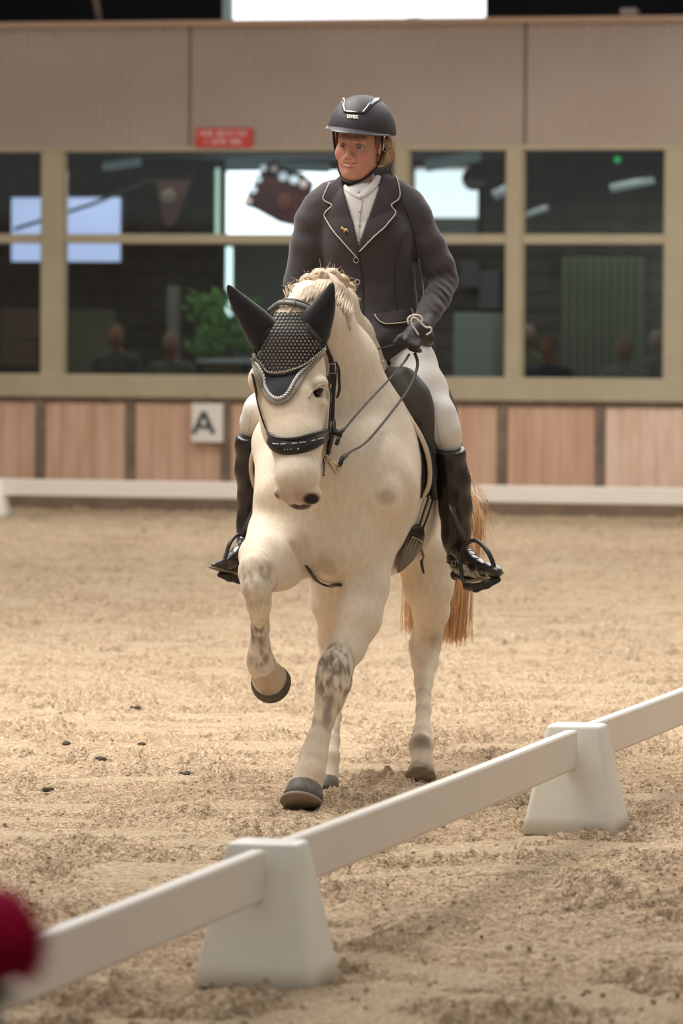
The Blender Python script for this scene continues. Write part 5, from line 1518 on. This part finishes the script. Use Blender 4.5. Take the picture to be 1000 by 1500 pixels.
for (u, v) in [(521.5, 380), (523.5, 413), (522.5, 447), (518, 480), (519, 512)]:
    h = hit(u, v, [jb], .006)
    if h:
        b = mesh('button', *blob(h[0], (.0085, .003, .0085), 14, 6), seam, jacket)
        tube('button_ring', [h[0] + Vector((math.cos(a * .524) * .0088, -.003, math.sin(a * .524) * .0098)) for a in range(13)], .0015, ringm, b, 6)
laid_patch('pocket_flap', [(548, 462), (575, 457), (600, 453), (602, 460), (601.5, 469), (590, 472.5), (575, 475.5), (562, 475.5), (556, 473), (551, 468)], [jb], .006, .005, lapel_m, jacket, 3, False, 2)
laid_tube('piping', [(548, 462), (551, 468), (556, 473.5), (564, 476), (576, 475.5), (590, 473), (602, 469), (602, 460), (600, 453)], [jb], .010, .9, pip, jacket, 2)
laid_tube('piping', [(613, 378), (616, 395), (619, 412), (620, 432)], [jb], .0, .8, mat('gap_grey', (150, 146, 142), .6), jacket)  # no real piping: grey tube standing for the light gap beside the arm
# looped cord at the cuff
L1 = [(613, 491), (610.5, 487), (607, 481.5), (603.5, 476), (602, 470.5), (603, 466.5), (606.5, 464.8), (611, 467.5), (617, 473.5), (622, 478.5), (626, 480), (630, 479.5), (632, 483), (630, 487), (624, 490.5)]
L2 = [(598.5, 475), (596.8, 470), (598, 465.5), (602, 462.5), (608, 461), (614, 462.3), (618, 465.5), (618.5, 468.5), (617, 472)]
cord_w = mat('cord_white', (224, 214, 200), .5)
for L_, dy_ in ((L1, 0), (L2, .006)):
    q = lay(L_, [jb], .012, 2)
    yy = sorted(a[0].y for a in q)[len(q) // 2]
    tube('cuff_cord', smooth_pts([P(a[2][0], a[2][1], 17.545 + dy_) for a in q], 1), M(1.35, 17.6), cord_w, jacket, 8)
# little gold horse pin
gold_m = mat('gold_pin', (222, 178, 110), .3, metal=.7)
pin = [(501, 336), (503, 333.5), (505, 334.5), (506, 336.5), (509, 336), (511, 337.5), (511.2, 341.5), (510.2, 342), (509.6, 339.5), (506.6, 339.6), (506, 342.5), (505, 342.5), (504.6, 339), (503, 336.8), (501.5, 337.5)]
laid_patch('horse_pin', pin, [jb, sb_], .019, .003, gold_m, jacket, 1.5, False, 1)

# gloves
glove_m = mat('glove_black', (50, 45, 42), .6, noise=(60, (60, 54, 50), .6), bump=[(60, .5, .003)])
B = Body(); hand(B, (619, 476), (600, 497), 1, 17.58, 1.22)
B.pchain([(622, 472, 17.66, 15), (615, 482, 17.60, 15.5), (606, 492, 17.58, 14)], .01)
B.pchain([(626, 494, 17.62, 11), (606, 498, 17.59, 11)], .015)
V, Q = B.build(.0042, smooth=1); g1 = npmesh('glove', V, Q, glove_m, rider)
B = Body(); hand(B, (492, 498), (506, 507), -1, 17.66, 1.12); V, Q = B.build(.005, smooth=1); npmesh('glove', V, Q, glove_m, rider)

# breeches
br = mat('breeches_white', (232, 226, 216), .75, noise=(16, (220, 212, 200), .4), bump=[(14, .2, .006)])
B = Body()
B.pchain([(570, 512, 17.92, 44), (596, 535, 17.84, 41), (618, 572, 17.74, 35), (641, 612, 17.65, 27), (651, 632, 17.64, 22), (656, 648, 17.66, 16.5), (658, 662, 17.69, 13), (660, 675, 17.70, 10)], .03)
B.pchain([(520, 515, 17.92, 42), (470, 545, 17.78, 38), (420, 575, 17.64, 33), (381, 603, 17.54, 24), (371, 620, 17.57, 18), (367, 640, 17.60, 13)], .03)
B.pell(546, 505, 17.95, (.17, .14, .10), .06)
def post_b(px, py, pz, g): return g + (fbm(px * 9, py * 9, pz * 16, 2, 8) - .5) * .008
V, Q = B.build(.008, post=post_b, smooth=2); bre = npmesh('breeches', V, Q, br, rider); bb = bvh_of(V, Q)
laid_tube('seam', [(633, 600), (640, 622), (644, 645), (645, 655)], [bb], .0, .5, mat('breech_seam', (176, 168, 156), .8), bre)
laid_tube('seam', [(369, 600), (366, 615), (365, 632)], [bb], .0, .5, mat('breech_seam', (176, 168, 156), .8), bre)

# boots
boot_m = mat('boot_leather', (30, 24, 24), .3, noise=(20, (38, 31, 30), .5), spec=.5, coat=.15)
foot_m = mat('boot_foot', (24, 22, 22), .28, noise=(16, (46, 42, 38), .5), spec=.7, coat=.2)
sole_m = mat('boot_sole', (132, 118, 104), .7); heel_m = mat('boot_heel', (34, 30, 28), .6)
def boot(leg, foot, topz, parent, sole_pts, heel, mirror):
    B = Body(); B.pchain(leg, .06)
    tz = topz
    def pb(px, py, pz, g): return np.maximum(g, pz - (tz + (py - 17.6) * .35))
    V, Q = B.build(.006, post=pb, smooth=1); b = npmesh('boot', V, Q, boot_m, parent)
    B = Body(); B.pchain(foot, .015); V, Q = B.build(.0045, smooth=1); f_ = npmesh('foot', V, Q, foot_m, b)
    V = []; S_ = [P(*q[:3]) for q in sole_pts]; n = len(S_)
    tube('sole', S_, [M(q[3], 17.6) for q in sole_pts], sole_m, b, 10, .28)
    return b, f_
bootR, footR = boot([(654, 642, 17.62, 18.5), (657, 664, 17.65, 19), (663, 705, 17.70, 21), (667, 745, 17.74, 19.5), (668, 785, 17.77, 16.5), (669, 806, 17.78, 15)],
     [(669, 798, 17.78, 14.5), (669, 818, 17.78, 14), (673, 832, 17.76, 11)], P(655, 663, 17.6).z, rider, [(672, 846, 17.74, 8), (690, 851, 17.64, 9), (712, 847, 17.54, 11), (728, 841, 17.46, 9.5), (735, 838.5, 17.43, 4)], None, 1)
B = Body(); B.pchain([(672, 806, 17.74, 13), (684, 818, 17.68, 13), (698, 830, 17.60, 12), (712, 836, 17.52, 11.5), (724, 837.5, 17.46, 9), (729, 838, 17.44, 7)], .02, ((0, 0, 1), .9))
B.pchain([(668, 828, 17.78, 10), (684, 838, 17.70, 10), (704, 842, 17.56, 9)], .02)
V, Q = B.build(.0045, smooth=1); o = npmesh('foot', V, Q, foot_m, bootR); fb = bvh_of(V, Q)
for k in range(4): laid_tube('lace', [(682 + k * 3.2, 808 + k * 6), (689 + k * 3.4, 806 + k * 5.6), (694 + k * 3.2, 808 + k * 5.4)], [fb], .001, .7, mat('lace', (70, 66, 62), .5), o)
V, Fc = blob(P(667, 842, 17.80), (M(8, 17.8), .03, M(8, 17.8)), 12, 8); mesh('heel', V, Fc, heel_m, bootR)
sp = empty('spur', P(665, 825, 17.7)); bpy.data.objects.remove(sp)
tube('spur_strap', [P(655, 823, 17.75), P(660, 825.5, 17.66), P(668, 827, 17.64), P(676, 826, 17.64)], .0055, strap_m, bootR, 8, .5)
tube('spur_buckle', [P(661, 822, 17.65), P(667, 822, 17.635), P(667, 828, 17.635), P(661, 828, 17.65), P(661, 822, 17.65)], .0015, steel, bootR, 6)
v, f = tube_geo([P(668, 622, 17.70), P(671.5, 640, 17.70), P(675, 660, 17.70), P(677, 675, 17.72)], [.002, .012, .016, .01], 10, True, .6); mesh('boot_top', v, f, boot_m, bootR)
tube('zip_seam', [P(664, 740, 17.62), P(668, 755, 17.60), P(676, 770, 17.62), P(683, 786, 17.65)], .0016, mat('boot_seam', (92, 84, 78), .4), bootR, 6)
bootL, footL = boot([(368, 628, 17.55, 17), (366, 652, 17.58, 16.5), (366, 690, 17.62, 17), (368, 730, 17.66, 15), (364, 765, 17.68, 12), (358, 792, 17.68, 11)],
     [(358, 786, 17.68, 11), (356, 804, 17.66, 10.5)], P(368, 633, 17.55).z, rider, [(360, 841, 17.60, 8), (344, 839.5, 17.54, 9), (326, 836, 17.46, 9), (312, 832, 17.41, 6), (306, 831, 17.40, 3)], None, -1)
B = Body(); B.pchain([(357, 798, 17.66, 11), (350, 812, 17.60, 11.5), (338, 824, 17.53, 10), (326, 828.5, 17.46, 8.5), (314, 829.5, 17.42, 5.5)], .02)
B.pchain([(362, 826, 17.66, 10), (346, 831, 17.56, 9), (328, 831, 17.47, 6)], .02)
V, Q = B.build(.0045, smooth=1); npmesh('foot', V, Q, foot_m, bootL)

# stirrups
st_m = mat('stirrup_black', (38, 35, 33), .4, spec=.5)
st = tube('stirrup_leather', pp([(655, 732, 17.60), (664, 756, 17.58), (674, 780, 17.58), (683, 796, 17.58)], 17.6), [M(3, 17.6), M(5, 17.6), M(6, 17.6), M(5, 17.6)], leather, saddle, 8, .3)
ir = tube('stirrup_iron', [P(*tuple(q)) for q in catmull([(684, 795, 17.56), (694, 791.5, 17.52), (705, 797, 17.49), (714, 808, 17.46), (720, 820, 17.45), (724, 832, 17.45), (729, 843, 17.46)], 4)], M(3.9, 17.6), st_m, saddle, 8, .8)
tube('iron_side', [P(*tuple(q)) for q in catmull([(685, 795, 17.56), (678, 803, 17.58), (675, 818, 17.59), (675, 836, 17.58), (678, 850, 17.56), (683, 861, 17.53)], 4)], M(3.2, 17.6), st_m, ir, 8, .8)
V, Q = (lambda B: B.build(.005))(Body().pchain([(683, 859, 17.54, 6), (697, 861, 17.50, 6.5), (712, 856, 17.47, 6.5), (729, 849, 17.45, 5)], .01)); npmesh('tread', V, Q, st_m, ir)
tube('stirrup_leather', pp([(379, 732, 17.58), (371, 752, 17.56), (362, 772, 17.55), (355, 786, 17.54)], 17.6), [M(6, 17.6), M(8, 17.6), M(7.5, 17.6), M(6, 17.6)], leather, saddle, 8, .3)
ir = tube('stirrup_iron', [P(*tuple(q)) for q in catmull([(358, 783, 17.53), (350, 783, 17.52), (342, 788, 17.50), (336, 797, 17.48), (332, 810, 17.47), (328, 822, 17.46), (322, 838, 17.46)], 4)], M(3.4, 17.6), st_m, saddle, 8, .8)
tube('iron_side', [P(*tuple(q)) for q in catmull([(357, 785, 17.53), (362, 796, 17.54), (365, 812, 17.55), (366, 830, 17.55), (362, 848, 17.53)], 4)], M(3.6, 17.6), st_m, ir, 8, .8)
V, Q = (lambda B: B.build(.005))(Body().pchain([(322, 842, 17.46, 4.5), (336, 846, 17.48, 6), (350, 849, 17.50, 6), (362, 851, 17.52, 5)], .01)); npmesh('tread', V, Q, st_m, ir)
tube('iron_pin', pp([(351, 787), (358, 789)], 17.49), .0025, steel, ir, 6)
